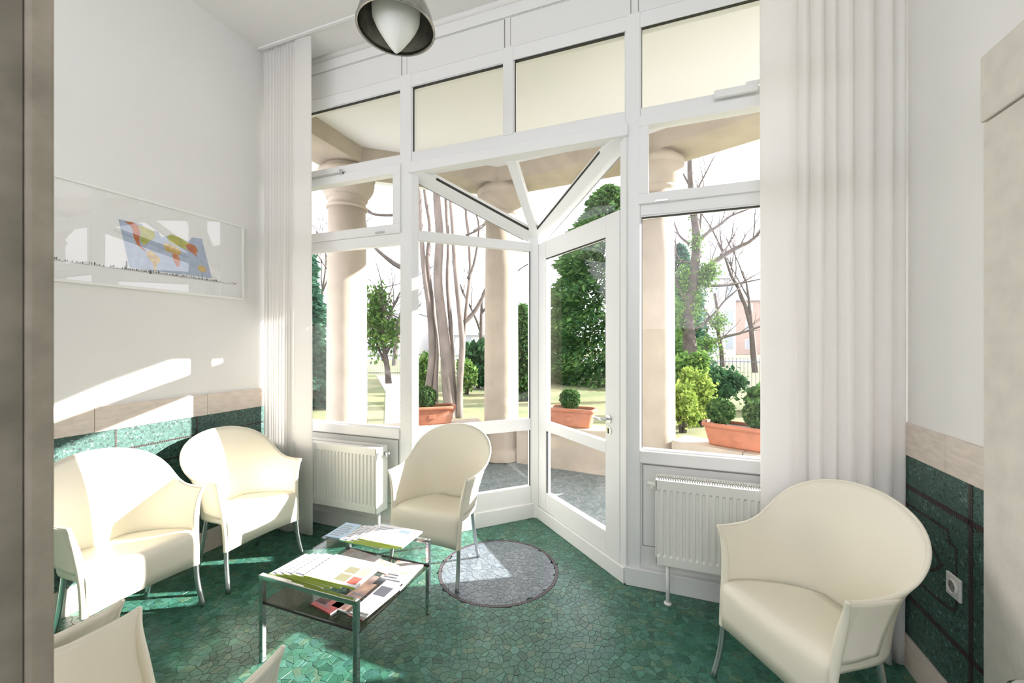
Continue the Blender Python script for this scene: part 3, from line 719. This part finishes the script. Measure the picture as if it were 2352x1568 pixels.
for (x,y,w_,d_,r_,cv,sp,lab) in low: magazine(x,y,.2766,w_,d_,r_,cv,sp,lab,text_lines(.1,.2,.8,.5,3,0),.008)
for i in range(3):
    magazine(-1.262, 1.56+.012*i, .2848+.0062*i, .085, .24, -4+2*i, [photo_cv,white_cv,white_cv][i], [red_cv,white_cv,white_cv][i],
        ['red-spined leaflet under two white ones at the right edge of the smoked shelf','white leaflet between two others at the right edge of the smoked shelf','white leaflet uppermost at the right edge of the smoked shelf'][i], [(.1,.5,.9,.8,0)], .006, 'leaflets at the shelf edge')

# ------------------------------------------------------------------ framed print on the left wall
PX = XL
fy0, fy1, fz0, fz1 = .98, 2.243, 1.832, 2.406
pic = MB()
for (a,c,z0,z1) in ((fy0,fy1,fz0,fz0+.016),(fy0,fy1,fz1-.016,fz1),(fy0,fy0+.016,fz0+.016,fz1-.016),(fy1-.016,fy1,fz0+.016,fz1-.016)): pic.box(PX+.001, PX+.030, a, c, z0, z1)
pic = pic.build('framed_print', M['frame'], bevel=.002)
MB().box(PX+.002, PX+.016, fy0+.01, fy1-.01, fz0+.01, fz1-.01).build('paper', M['paper'], pic)
MB().box(PX+.022, PX+.024, fy0+.012, fy1-.012, fz0+.012, fz1-.012).build('glazing', M['picglass'], pic)
TLc, TRc, BRc, BLc = (1.468,2.243), (1.938,2.243), (2.008,1.968), (1.522,1.962)
def uv(u, v): 
    return ((TLc[0]*(1-u)+TRc[0]*u)*(1-v)+(BLc[0]*(1-u)+BRc[0]*u)*v, (TLc[1]*(1-u)+TRc[1]*u)*(1-v)+(BLc[1]*(1-u)+BRc[1]*u)*v)
def flat(polys, x, name, m_, par):
    b = MB()
    for p in polys:
        n = len(p); b.add([(PX+x, *uv(*q)) for q in p]+[(PX+x+.0004, *uv(*q)) for q in p], [tuple(range(n)), tuple(range(n,2*n))]+[(i,(i+1)%n,n+(i+1)%n,n+i) for i in range(n)])
    return b.build(name, m_, par)
sea = mat('printed_sea', (.42,.50,.66), .6, noise=.15, nscale=30)
mp = flat([[(0,0),(.25,.0),(.28,.1),(.42,.08),(.45,.2),(.55,.12),(.8,.16),(.86,.04),(1,.02),(1,1),(.0,1)]], .0163, 'map_sea', sea, pic)
lr = mat('printed_land_red', (.60,.20,.04), .6, noise=.4, nscale=40, col2=(.45,.10,.02)); ly = mat('printed_land_green', (.55,.50,.08), .6, noise=.4, nscale=40, col2=(.35,.40,.08)); lo = mat('printed_land_ochre', (.68,.48,.16), .6, noise=.3, nscale=40)
land_red = [[(.06,.02),(.14,.0),(.20,.04),(.21,.2),(.18,.34),(.17,.46),(.20,.53),(.23,.58),(.20,.58),(.14,.48),(.12,.32),(.13,.18),(.11,.08)],
            [(.80,.20),(.88,.24),(.90,.36),(.86,.40),(.87,.52),(.83,.46),(.76,.38),(.74,.28)],
            [(.54,.52),(.60,.54),(.62,.66),(.58,.84),(.55,.82),(.53,.66)]]
land_grn = [[(.20,.03),(.30,.06),(.38,.10),(.37,.24),(.29,.34),(.24,.44),(.19,.44),(.19,.32),(.22,.18)],
            [(.52,.16),(.58,.08),(.66,.10),(.74,.14),(.80,.20),(.74,.28),(.74,.38),(.66,.34),(.58,.30),(.53,.26)]]
land_och = [[(.23,.58),(.28,.56),(.37,.68),(.36,.78),(.31,.86),(.29,1.0),(.265,.98),(.265,.82),(.22,.70)],
            [(.45,.34),(.52,.30),(.64,.38),(.66,.50),(.62,.54),(.54,.52),(.46,.50)],
            [(.84,.74),(.90,.70),(.95,.76),(.94,.86),(.87,.88),(.83,.82)]]
flat(land_red, .0169, 'map_mountains', lr, pic); flat(land_grn, .0169, 'map_lowlands', ly, pic); flat(land_och, .0169, 'map_drylands', lo, pic)
r = random.Random(11); b = MB(); y = 1.0
def mk(y, z, w_, h_): b.box(PX+.0165, PX+.0172, y, y+w_, z, z+h_)
while y < 2.19:
    zb = 1.948-.0*(y-1.0); dens = 1 if 1.5 < y < 2.05 else .45
    if r.random() < dens: mk(y, zb, r.uniform(.002,.006), r.uniform(.004,.016))
    y += r.uniform(.006,.012)
mk(1.0, 1.944, 1.18, .0012); mk(1.505,1.948,.006,.05); mk(1.498,1.948,.012,.02); mk(1.625,1.94,.012,.022); mk(1.94,1.948,.002,.05)
b.build('printed_figures', ink[0], pic)
tag(pic, 'wide white framed print with a slanted coloured world map on the left wall', 'picture')

# ------------------------------------------------------------------ socket, chrome stand
sk = MB().box(XR-.016, XR-.006, 2.026, 2.110, .513, .601).build('wall_socket', M['socket'], bevel=.006)
s1 = MB().lathe([(.021,-.002),(.024,.006),(.026,.006),(.027,0)], 28).xf(Matrix(((0,0,-1,XR-.016),(1,0,0,2.068),(0,1,0,.557),(0,0,0,1)))).build('socket_ring', M['socket'], sk, smooth=True)
MB().lathe([(0,0),(.021,0),(.021,.0015),(0,.0015)], 28).xf(Matrix(((0,0,-1,XR-.0165),(1,0,0,2.068),(0,1,0,.557),(0,0,0,1)))).build('socket_well', mat('socket_well', (.30,.29,.27), .5), sk)
for yh in (2.054, 2.077): MB().box(XR-.0185, XR-.0165, yh, yh+.005, .555, .560).build('pin_hole', M['dark'], sk)
tag(sk, 'white square wall socket in the dark green mosaic', 'socket')
sx, sy, sz = .905, 1.38, .61
st = empty('ash_stand', (sx, sy, 0))
ringp = [(.078*math.cos(2*math.pi*k/40), .078*math.sin(2*math.pi*k/40), sz) for k in range(41)]
MB().tube(ringp, .011, 10, False).build('rim', M['chrome'], st, smooth=True)
MB().lathe([(0,sz-.05),(.05,sz-.045),(.073,sz-.01),(.078,sz-.0)], 36).build('bowl', M['chrome'], st, smooth=True)
MB().lathe([(0,0),(.085,0),(.085,.012),(.03,.025),(.016,.04),(.016,sz-.06),(.03,sz-.048)], 32).build('stem', M['chrome'], st, smooth=True)
tag(st, 'chrome rimmed round stand at the bottom right corner before the stone pilaster', 'stand')

# ------------------------------------------------------------------ portico outside
ZB, ZS = 3.53, 3.72
terr_poly = [(-3.6,2.72),(-3.6,3.9),(-2.05,5.12),(-.0,4.95),(1.7,4.3),(3.0,3.7),(3.0,2.72)]
ter = struct(MB().prism(terr_poly[::-1], -.5, -.01).build('floor_terrace', M['terr']))
struct(MB().prism([(-4.3,2.72),(-4.3,4.3),(-2.35,5.72),(.15,5.45),(1.75,4.82),(3.3,3.75),(3.3,2.72)][::-1], ZS, ZS+.22).build('ceiling_portico', M['soffit']))
inner = [(-3.19,2.74),(-3.19,3.73),(-1.95,4.75),(-.1,4.55),(2.5,3.40),(2.5,2.74)]
outer = [(-3.68,2.74),(-3.68,3.96),(-2.10,5.25),(.02,5.05),(3.02,3.72),(3.02,2.74)]
for i in range(5):
    o = MB().prism([inner[i], inner[i+1], outer[i+1], outer[i]], ZB, ZS).build('portico_beam', M['colstone'], bevel=.004)
    lab = ['stone beam running from the house to the left column', 'stone beam between the left column and the middle column', 'stone beam across the middle above the door', 'stone beam above the right window', 'stone beam running from the house on the far right'][i]
    tag(o, lab, 'beam', 'portico beams')
cols = [(-3.46,3.79,'round sandstone column nearest the left curtain'), (-1.98,4.95,'round sandstone column behind the left bay glass'), (-.09,4.75,'round sandstone column seen through the right window'), (2.80,3.38,'round sandstone column hidden behind the right curtain')]
for (x,y,lab) in cols:
    root = empty('stone_column', (x,y,0))
    MB().lathe([(.225,.0),(.225,.06),(.222,1.2),(.215,2.4),(.205,3.07)], 40, close=True).build('shaft', M['colstone'], root, smooth=True)
    MB().lathe([(.205,3.05),(.225,3.055),(.232,3.07),(.225,3.085),(.206,3.09),(.206,3.16),(.228,3.165),(.232,3.18),(.226,3.192),(.235,3.20),(.262,3.235),(.292,3.29),(.305,3.34),(.305,3.385),(.30,3.40),(.312,3.405),(.318,3.44),(.312,3.475),(.30,3.48)], 44).build('capital', M['colstone'], root, smooth=True)
    MB().lathe([(.30,3.478),(.245,3.48),(.245,3.53),(.0,3.53)], 40).build('abacus', M['colstone'], root)
    MB().lathe([(.27,0),(.27,.10),(.25,.13),(.225,.15)], 40).build('base', M['colstone'], root, smooth=True)
    tag(root, lab, 'column', 'portico columns')
# parapets with coping
def parapet(p, q, lab):
    p = Vector((*p,0)); q = Vector((*q,0)); d = (q-p).normalized()
    p2 = p+d*.275; q2 = q-d*.275
    root = MB().beam(p2+Vector((0,0,.20)), q2+Vector((0,0,.20)), .22, .42).build('parapet', M['colstone'])
    n = max(2, int((q2-p2).length/.62)); L = (q2-p2)/n
    for i in range(n):
        MB().beam(p2+L*(i+.004)+Vector((0,0,.455)), p2+L*(i+.996)+Vector((0,0,.455)), .34, .09).build('coping_stone', M['colstone'], root, bevel=.006)
    tag(root, lab, 'parapet', 'portico parapets')
parapet(cols[0][:2], cols[1][:2], 'low stone parapet between the left column and the middle column')
parapet(cols[1][:2], cols[2][:2], 'low stone parapet seen through the door glass')
parapet((-.09,4.75), (2.80,3.38), 'low stone parapet seen through the right window')

# ------------------------------------------------------------------ plants
def leaves(cent, rad, n, size, shell=.55, seed=1, aspect=2.0, rag=.24):
    rs = np.random.RandomState(seed); d = rs.normal(size=(n,3)); d /= np.linalg.norm(d,axis=1)[:,None]
    r = (shell+(1-shell)*rs.rand(n)**.7)*(1+rag*rs.normal(size=n))
    c = np.array(cent)+d*r[:,None]*np.array(rad)
    a = rs.normal(size=(n,3)); a /= np.linalg.norm(a,axis=1)[:,None]
    bb = np.cross(a, rs.normal(size=(n,3))); bb /= np.linalg.norm(bb,axis=1)[:,None]
    s = size*(.6+.8*rs.rand(n))[:,None]
    v = np.stack([c-a*s*aspect/2, c+bb*s/2, c+a*s*aspect/2, c-bb*s/2], 1).reshape(-1,3)
    m = MB(); m.v = [tuple(x) for x in v]; m.f = [(4*i,4*i+1,4*i+2,4*i+3) for i in range(n)]; return m
def merge(ms):
    o = MB()
    for m in ms: o.add(m.v, m.f)
    return o
def planter(x, y, z, ln, rot, lab, balls):
    root = empty('planter', (x,y,z), math.radians(rot))
    def ring(a, bb, zz, n=40):
        out = []
        for k in range(n):
            t = 2*math.pi*k/n; c, s_ = math.cos(t), math.sin(t)
            out.append((a*math.copysign(abs(c)**.35,c), bb*math.copysign(abs(s_)**.45,s_), zz))
        return out
    a, bb = ln/2, .13
    prof = [(a*.80,bb*.74,0),(a*.82,bb*.78,.02),(a*.93,bb*.93,.16),(a*.94,bb*.94,.175),(a,bb*1.04,.18),(a*1.01,bb*1.06,.205),(a*.99,bb*1.02,.222),(a*.92,bb*.90,.222),(a*.90,bb*.87,.19)]
    n = 40; vs = []; 
    for p in prof: vs += ring(*p)
    fs = [(i*n+k, i*n+(k+1)%n, (i+1)*n+(k+1)%n, (i+1)*n+k) for i in range(len(prof)-1) for k in range(n)] + [tuple(range(n-1,-1,-1))]
    MB().add(vs, fs).build('trough', M['terra'], root, smooth=True)
    MB().add(ring(a*.905,bb*.88,.195), [tuple(range(n))]).build('soil', M['soil'], root)
    MB().box(-a*.14,a*.14,-bb*.91,-bb*.86,.075,.125).build('relief_plaque', M['terra'], root, bevel=.006)
    tag(root, lab, 'planter', 'terracotta planters on the parapet')
    for j, (u, rr, bl) in enumerate(balls):
        Mx = Matrix.Rotation(math.radians(rot),4,'Z'); off = Mx @ Vector((u,0,0))
        sh = empty('boxwood_ball', (x+off.x, y+off.y, z+.20))
        leaves((0,0,rr*1.02), (rr,rr,rr), 1500, .026, .72, j+int(x*10)%7, 1.6, .03).build('foliage', M['leaf_box'], sh)
        MB().tube([(0,0,-.005),(0,0,rr)], .012, 8).build('stem', M['bark2'], sh)
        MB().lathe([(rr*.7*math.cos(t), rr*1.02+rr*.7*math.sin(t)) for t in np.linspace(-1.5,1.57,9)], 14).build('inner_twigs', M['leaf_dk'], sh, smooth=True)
        tag(sh, bl, 'shrub', 'clipped boxwood balls')
planter(.70, 4.40, .50, .66, -24, 'terracotta trough on the parapet outside the right window', [(-.175,.125,'clipped round boxwood at the left end of the right-hand trough'), (.155,.13,'clipped round boxwood at the right end of the right-hand trough')])
planter(-2.69, 4.38, .50, .60, 38, 'terracotta trough on the parapet behind the left bay glass', [(-.06,.13,'clipped round boxwood in the trough behind the left bay glass')])

planter(-1.03, 4.85, .50, .60, -6, 'terracotta trough on the parapet seen through the door glass', [(-.02,.12,'clipped round boxwood in the trough seen through the door glass')])

# ------------------------------------------------------------------ garden
struct(MB().box(-90, 60, 4.2, 120, -.5, -.40).box(-90,-3.7,2.8,4.2,-.5,-.40).box(3.05,60,2.8,4.2,-.5,-.40).build('ground_lawn', M['lawn']))
pth = MB().prism([(-4.2,5.4),(-3.4,6.0),(-9,14),(-14,20),(-15.5,19.3),(-10,13)], -.41, -.385).build('garden_path', M['path']); pth['kind'] = 'structure'
rd = MB().prism([(-80,30),(60,52),(60,60),(-80,38)], -.41, -.37).build('street', M['road']); rd['kind'] = 'structure'

def px_path(pts, zc, jit=0):
    return [at(x, y, zc+jit*i) for i, (x, y) in enumerate(pts)]
def twig(b, p, d, L, r, depth, rs, spread=.55):
    n = 4; pts = [p]; q = p.copy(); dd = d.copy()
    for i in range(n):
        dd = (dd + Vector((rs.uniform(-1,1), rs.uniform(-1,1), rs.uniform(-.4,.8)))*.16).normalized(); q = q+dd*L/n; pts.append(q.copy())
    b.tube(pts, [r*(1-.55*i/n) for i in range(n+1)], 5 if depth > 1 else 3, False)
    if depth > 0:
        for i in range(rs.choice((2,3,3))):
            k = rs.randint(2, n); nd = (dd + Vector((rs.uniform(-1,1), rs.uniform(-1,1), rs.uniform(-.3,.9)))*spread*1.5).normalized()
            twig(b, pts[k], nd, L*rs.uniform(.5,.75), r*.5, depth-1, rs, spread)

rs = random.Random(21)
zc = 10.3
mt = empty('multi_stem_tree', (at(1025,955,zc).x, at(1025,955,zc).y, -.40)); inv = Matrix.Translation(-mt.location)
stems = [([(972,962),(985,880),(992,800),(985,700),(972,600),(962,430),(955,250),(948,60)], .095, .00),
         ([(1000,962),(1000,880),(1003,790),(992,690),(982,600),(988,520),(975,430),(965,200),(960,40)], .08, .05),
         ([(1038,966),(1030,900),(1024,810),(1014,720),(1006,640),(1010,540),(1003,440),(1000,250),(990,40)], .165, -.04),
         ([(1046,962),(1040,860),(1036,760),(1028,650),(1030,560),(1024,440),(1030,250),(1035,40)], .07, .03),
         ([(1056,966),(1056,880),(1062,800),(1058,740),(1046,620),(1040,520),(1034,400),(1050,150)], .09, -.05),
         ([(1058,880),(1064,790),(1072,700),(1080,620),(1076,540),(1070,470),(1080,300)], .06, .02)]
for pts, r0, jt in stems:
    P3 = px_path(pts, zc, jt); b = MB().tube(cat_rom(P3, 28), [r0*(1-.55*i/27) for i in range(28)], 10)
    b.xf(inv).build('stem', M['bark'], mt, smooth=True)
b = MB()
for pts, r0 in (([(1060,745),(1085,722),(1105,690),(1122,650),(1135,600)], .07), ([(1075,640),(1090,600),(1100,520),(1085,470)], .04), ([(925,615),(905,605),(880,585),(860,566),(845,540)], .07), ([(1066,480),(1085,440),(1100,420)], .03), ([(1088,530),(1110,515),(1130,500)],.025),([(930,490),(900,494),(860,492),(835,480)],.05),([(1070,540),(1110,520),(1150,470)],.03)):
    P3 = px_path(pts, zc, .1); b.tube(cat_rom(P3, 12), [r0*(1-.5*i/11) for i in range(12)], 7)
    for i in range(3): twig(b, P3[-1-i%2], (P3[-1]-P3[-2]).normalized(), 1.0, r0*.4, 2, rs)
b.xf(inv).build('branches', M['bark2'], mt, smooth=True)
tag(mt, 'bare tree with many pale stems rising in a clump behind the left bay glass', 'tree')

def conifer(x, ytop, ybot, wpx, zc, leafm, lab, n=9000, name='conifer', seed=3, size=.16, group='evergreen trees in the garden'):
    base = at(x, ybot, zc); H = (ybot-ytop)/FPX*zc; R = wpx/FPX*zc/2; g = -.40
    root = empty(name, (base.x, base.y, g)); top = base.z+H-g
    rs_ = np.random.RandomState(seed); tt = rs_.rand(n)**.8; zz = top*(1-tt*.97); an_ = rs_.rand(n)*2*np.pi
    prof = R*(tt**.55)*(.86+.14*np.sin(zz*4+3*np.sin(an_*2)))
    an = an_; rr = prof*(.45+.6*rs_.rand(n)**.5)
    c = np.stack([rr*np.cos(an), rr*np.sin(an), zz-.12*rr], 1)
    out = np.stack([np.cos(an), np.sin(an), -.35+.5*rs_.rand(n)], 1)+rs_.normal(size=(n,3))*.35; out /= np.linalg.norm(out,axis=1)[:,None]
    bb = np.cross(out, rs_.normal(size=(n,3))); bb /= np.linalg.norm(bb,axis=1)[:,None]
    s = size*(.6+.8*rs_.rand(n))[:,None]
    v = np.stack([c-out*s*1.2, c+bb*s*.4, c+out*s*1.2, c-bb*s*.4],1).reshape(-1,3)
    m = MB(); m.v = [tuple(q) for q in v]; m.f = [(4*i,4*i+1,4*i+2,4*i+3) for i in range(n)]; m.build('foliage', leafm, root)
    MB().tube([(0,0,0),(0,0,top*.9)], [.03*top+.02, .01], 8).build('trunk', M['bark2'], root, smooth=True)
    return tag(root, lab, 'tree', group)
conifer(1400, 425, 905, 420, 20.5, M['leaf_con'], 'tall green conifer filling the door glass', 30000, seed=4, size=.15)
conifer(1560, 560, 885, 150, 29, M['leaf_conb'], 'blue-green conifer between the right-hand column and the ivy tree', 6000, seed=5, size=.2)
conifer(690, 540, 960, 170, 12, M['leaf_conb'], 'blue-green conifer beside the narrow left curtain', 7000, seed=6, size=.13)
conifer(1202, 700, 930, 60, 13.5, M['leaf_con'], 'small conifer beside the column behind the bay', 2500, seed=8, size=.15)

eg = conifer(700, 540, 960, 300, 9, M['leaf_conb'], 'dark evergreen added out of view beyond the left wall, blocking sky mirrored in the door glass', 7000, seed=16, size=.2); eg.location = (-8.6, 4.15, -.40)  # unseen tree added to cover bright sky in the door reflection
def shrub(x, y, zc, rpx, hpx, leafm, lab, n=2200, size=.07, seed=1, name='garden_shrub', group='shrubs in the garden'):
    c = at(x, y, zc); root = empty(name, (c.x, c.y, -.40)); R = rpx/FPX*zc; H = hpx/FPX*zc; z0 = c.z+.40
    ms = [leaves((0,0,z0), (R*.85,R*.85,H*.85), n, size, .25, seed)]
    r_ = np.random.RandomState(seed)
    for k in range(9):
        a = r_.rand()*6.28; q = .45+.5*r_.rand(); ms.append(leaves((R*q*math.cos(a), R*q*math.sin(a), z0+H*(r_.rand()*1.5-.75)), (R*.42,R*.42,H*.45), n//5, size, .1, seed+k+10))
    merge(ms).build('foliage', leafm, root)
    b = MB()
    for k in range(5):
        a = k*1.3; b.tube([(.05*math.cos(a),.05*math.sin(a),0),(R*.4*math.cos(a),R*.4*math.sin(a),z0+H*.4)], [.03,.01], 6)
    b.build('stems', M['bark2'], root, smooth=True)
    return tag(root, lab, 'shrub', group)
shrub(1568, 925, 8.6, 34, 48, M['leaf_yel'], 'golden-green shrub nearest the right-hand column', 2600, .055, 2)
shrub(1608, 905, 9.2, 32, 58, M['leaf_yel'], 'golden-green shrub left of the iron fence', 2600, .055, 3)
shrub(1572, 860, 10.5, 40, 45, M['leaf_ivy'], 'taller green shrub under the ivy-covered tree', 2600, .07, 4)
shrub(1655, 880, 12, 50, 34, M['leaf_dk'], 'dark spreading shrub before the iron fence', 2800, .08, 5)
shrub(1098, 830, 17, 34, 48, M['leaf_dk'], 'dark round shrub right of the many-stemmed tree', 2200, .13, 6)
shrub(1072, 860, 15, 18, 40, M['leaf_ivy'], 'small light green shrub at the foot of the many-stemmed tree', 1500, .1, 7)
shrub(975, 860, 16, 20, 45, M['leaf_ivy'], 'green shrub behind the stems of the bare tree', 1500, .1, 9)
shrub(1208, 870, 15, 20, 50, M['leaf_con'], 'green shrub beside the bay corner post', 1600, .1, 10)
shrub(1760, 920, 11, 40, 30, M['leaf_con'], 'low green shrub at the edge of the right curtain', 1600, .09, 12)

# ivy-clad tree on the right
rs = random.Random(8); zc = 13.5
iv = empty('ivy_tree', (at(1585,900,zc).x, at(1585,900,zc).y, -.40)); inv = Matrix.Translation(-iv.location)
trunk = px_path([(1588,918),(1590,850),(1584,790),(1580,740),(1586,680),(1596,610),(1600,545),(1592,480),(1586,420),(1584,360)], zc)
MB().tube(cat_rom(trunk, 30), [.26*(1-.72*i/29) for i in range(30)], 10).xf(inv).build('trunk', M['bark2'], iv, smooth=True)
for pts, r0 in (([(1596,640),(1630,610),(1665,585),(1700,565),(1730,550),(1755,515)], .11), ([(1600,560),(1625,535),(1655,515),(1680,495),(1725,478)], .07), ([(1590,760),(1615,745),(1645,715),(1665,690),(1700,660)],.06),
                ([(1588,830),(1620,800),(1660,775),(1700,765),(1760,745)], .08), ([(1584,560),(1560,540),(1545,500)], .05), ([(1596,600),(1565,600),(1550,570)], .045), ([(1580,700),(1560,660),(1548,620),(1552,560)], .07),
                ([(1620,655),(1660,655),(1700,650),(1750,640)], .06), ([(1655,585),(1675,560),(1690,530)],.035),([(1590,480),(1600,440),(1620,400),(1640,360)],.05),([(1586,430),(1570,400),(1560,370)],.04),([(1605,540),(1612,480),(1616,420)],.05)):
    P3 = px_path(pts, zc, .12); b = MB().tube(cat_rom(P3, 12), [r0*(1-.65*i/11) for i in range(12)], 7)
    for i in range(1, len(P3)): 
        for k in range(2): twig(b, P3[i], ((P3[i]-P3[i-1]).normalized()+Vector((rs.uniform(-.6,.6),rs.uniform(-.4,.4),rs.uniform(0,1)))).normalized(), rs.uniform(.5,1.2), r0*.28, 1, rs)
    b.xf(inv).build('branch', M['bark2'], iv, smooth=True)
ms = []
for k, (x, y, rx, ry, n) in enumerate(((1590,700,26,60,900),(1610,640,34,40,900),(1628,625,26,26,700),(1598,560,16,34,400),(1590,480,14,26,300),(1562,740,16,50,300),(1630,790,30,40,300),(1570,640,20,40,300),(1650,740,22,24,300))):
    c = at(x, y, zc); ms.append(leaves(c, (rx/FPX*zc, .35, ry/FPX*zc), int(n*1.5), .055, .1, 40+k, 1.4))
merge(ms).xf(inv).build('ivy', M['leaf_ivy'], iv)
tag(iv, 'bare tree with ivy on its trunk and branches seen through the right window', 'tree')

# small ivy tree behind the path, left
rs = random.Random(4); zc = 19
sm = empty('small_tree', (at(893,885,zc).x, at(893,885,zc).y, -.40)); inv = Matrix.Translation(-sm.location)
P3 = px_path([(893,888),(890,850),(884,810),(880,770),(885,730)], zc); b = MB().tube(cat_rom(P3,12), [.16*(1-.6*i/11) for i in range(12)], 8)
for pts in ([(888,840),(870,800),(860,760),(850,700)], [(886,815),(905,775),(915,730)], [(884,780),(880,720),(878,660)], [(882,760),(905,700),(930,650)]):
    q = px_path(pts, zc); b.tube(cat_rom(q,8), [.07*(1-.6*i/7) for i in range(8)], 6)
    for k in range(5): twig(b, q[1+k%2], Vector((rs.uniform(-1,1),rs.uniform(-1,1),rs.uniform(.2,1))).normalized(), 1.6, .03, 2, rs)
b.xf(inv).build('trunk', M['bark2'], sm, smooth=True)
merge([leaves(at(x,y,zc), (rx/FPX*zc,.6,ry/FPX*zc), n, .12, .2, 70+i) for i,(x,y,rx,ry,n) in enumerate(((862,740,22,80,900),(872,690,20,40,400),(895,760,24,50,400)))]).xf(inv).build('ivy', M['leaf_ivy'], sm)
tag(sm, 'small ivy-grown tree behind the garden path', 'tree')

# distant bare trees
def bare_tree(x, ybase, zc, H, lab, seed):
    rs = random.Random(seed); p = at(x, ybase, zc); root = empty('bare_tree', (p.x, p.y, -.40)); b = MB()
    twig(b, Vector((0,0,0)), Vector((0,0,1)), H*.45, .22, 5, rs, .5)
    b.build('trunk', M['bark2'], root, smooth=True); tag(root, lab, 'tree', 'bare trees along the street')
bare_tree(1735, 880, 26, 13, 'distant bare tree at the edge of the right curtain', 3)
bare_tree(1660, 880, 32, 13, 'distant bare tree behind the ivy tree', 4)
bare_tree(905, 870, 34, 12, 'distant bare tree behind the small ivy tree', 5)
bare_tree(1100, 870, 30, 12, 'distant bare tree behind the middle column', 6)
bare_tree(740, 870, 30, 13, 'distant bare tree behind the left column', 9)

# fence and houses across the street
def fence(x0, x1, y_b, zc0, zc1, lab):
    a = at(x0, 800, zc0); c = at(x1, 800, zc1); a.z = c.z = -.40; root = empty('iron_fence', a); d = c-a; n = int(d.length/.13); L = d.length
    for h_ in (.15, 1.15): MB().beam(Vector((0,0,h_)), d+Vector((0,0,h_)), .03, .03).build('rail', M['iron'], root)
    bar = MB().tube([(0,0,0),(0,0,1.3)], .011, 5); me = None
    for i in range(min(n, 110)):
        if me is None: o = bar.build('bar', M['iron'], root); me = o.data
        else: o = bpy.data.objects.new('bar', me); COL.objects.link(o); o.parent = root
        o.location = d*(i/ n)
    tag(root, lab, 'fence')
fence(1632, 1800, 0, 16.5, 15.5, 'dark iron bar fence behind the shrubs at the right')
fence(845, 1120, 0, 24, 23, 'dark iron bar fence across the lawn at the left')
def house(x0, x1, ytop, zc, m_, lab, floors=3, bays=4, depth=9, roof=True):
    a = at(x0, 800, zc); c = at(x1, 800, zc); a.z = c.z = 0; H = HC+(787-ytop)/FPX*zc+.4
    d = (c-a); L = d.length; e = d.normalized(); nn = Vector((-e.y, e.x, 0))
    root = empty('house', (a.x, a.y, -.40), math.atan2(e.y, e.x))
    MB().box(0, L, 0, depth, 0, H).build('wall', m_, root)
    if roof: MB().add([(-.4,-.4,H),(L+.4,-.4,H),(L+.4,depth+.4,H),(-.4,depth+.4,H),(.6,depth/2,H+2.4),(L-.6,depth/2,H+2.4)], [(0,1,5,4),(2,3,4,5),(1,2,5),(3,0,4),(3,2,1,0)]).build('roof', M['roof'], root)
    fh = H/floors
    for i in range(bays):
        for k in range(floors):
            x = L*(i+.5)/bays; z = fh*k+fh*.32
            f = MB().box(x-.62, x+.62, -.05, .02, z-.08, z+fh*.5+.08).build('window', M['house'], root)
            MB().box(x-.5, x+.5, -.07, -.03, z, z+fh*.5).build('pane', M['pane_dark'], f)
    return tag(root, lab, 'house')
house(1600, 1690, 640, 52, M['house'], 'white house beyond the street, left of the brick one', 3, 3)
house(1700, 1900, 690, 66, M['house2'], 'rose brick house beyond the street at the edge of the right curtain', 3, 5)
house(820, 960, 720, 58, M['house'], 'pale house beyond the street behind the small ivy tree', 3, 4)
house(1020, 1130, 770, 60, M['house'], 'pale house beyond the street behind the many-stemmed tree', 2, 3)
house(1180, 1330, 700, 66, M['house'], 'pale house beyond the street behind the bay corner', 3, 4)
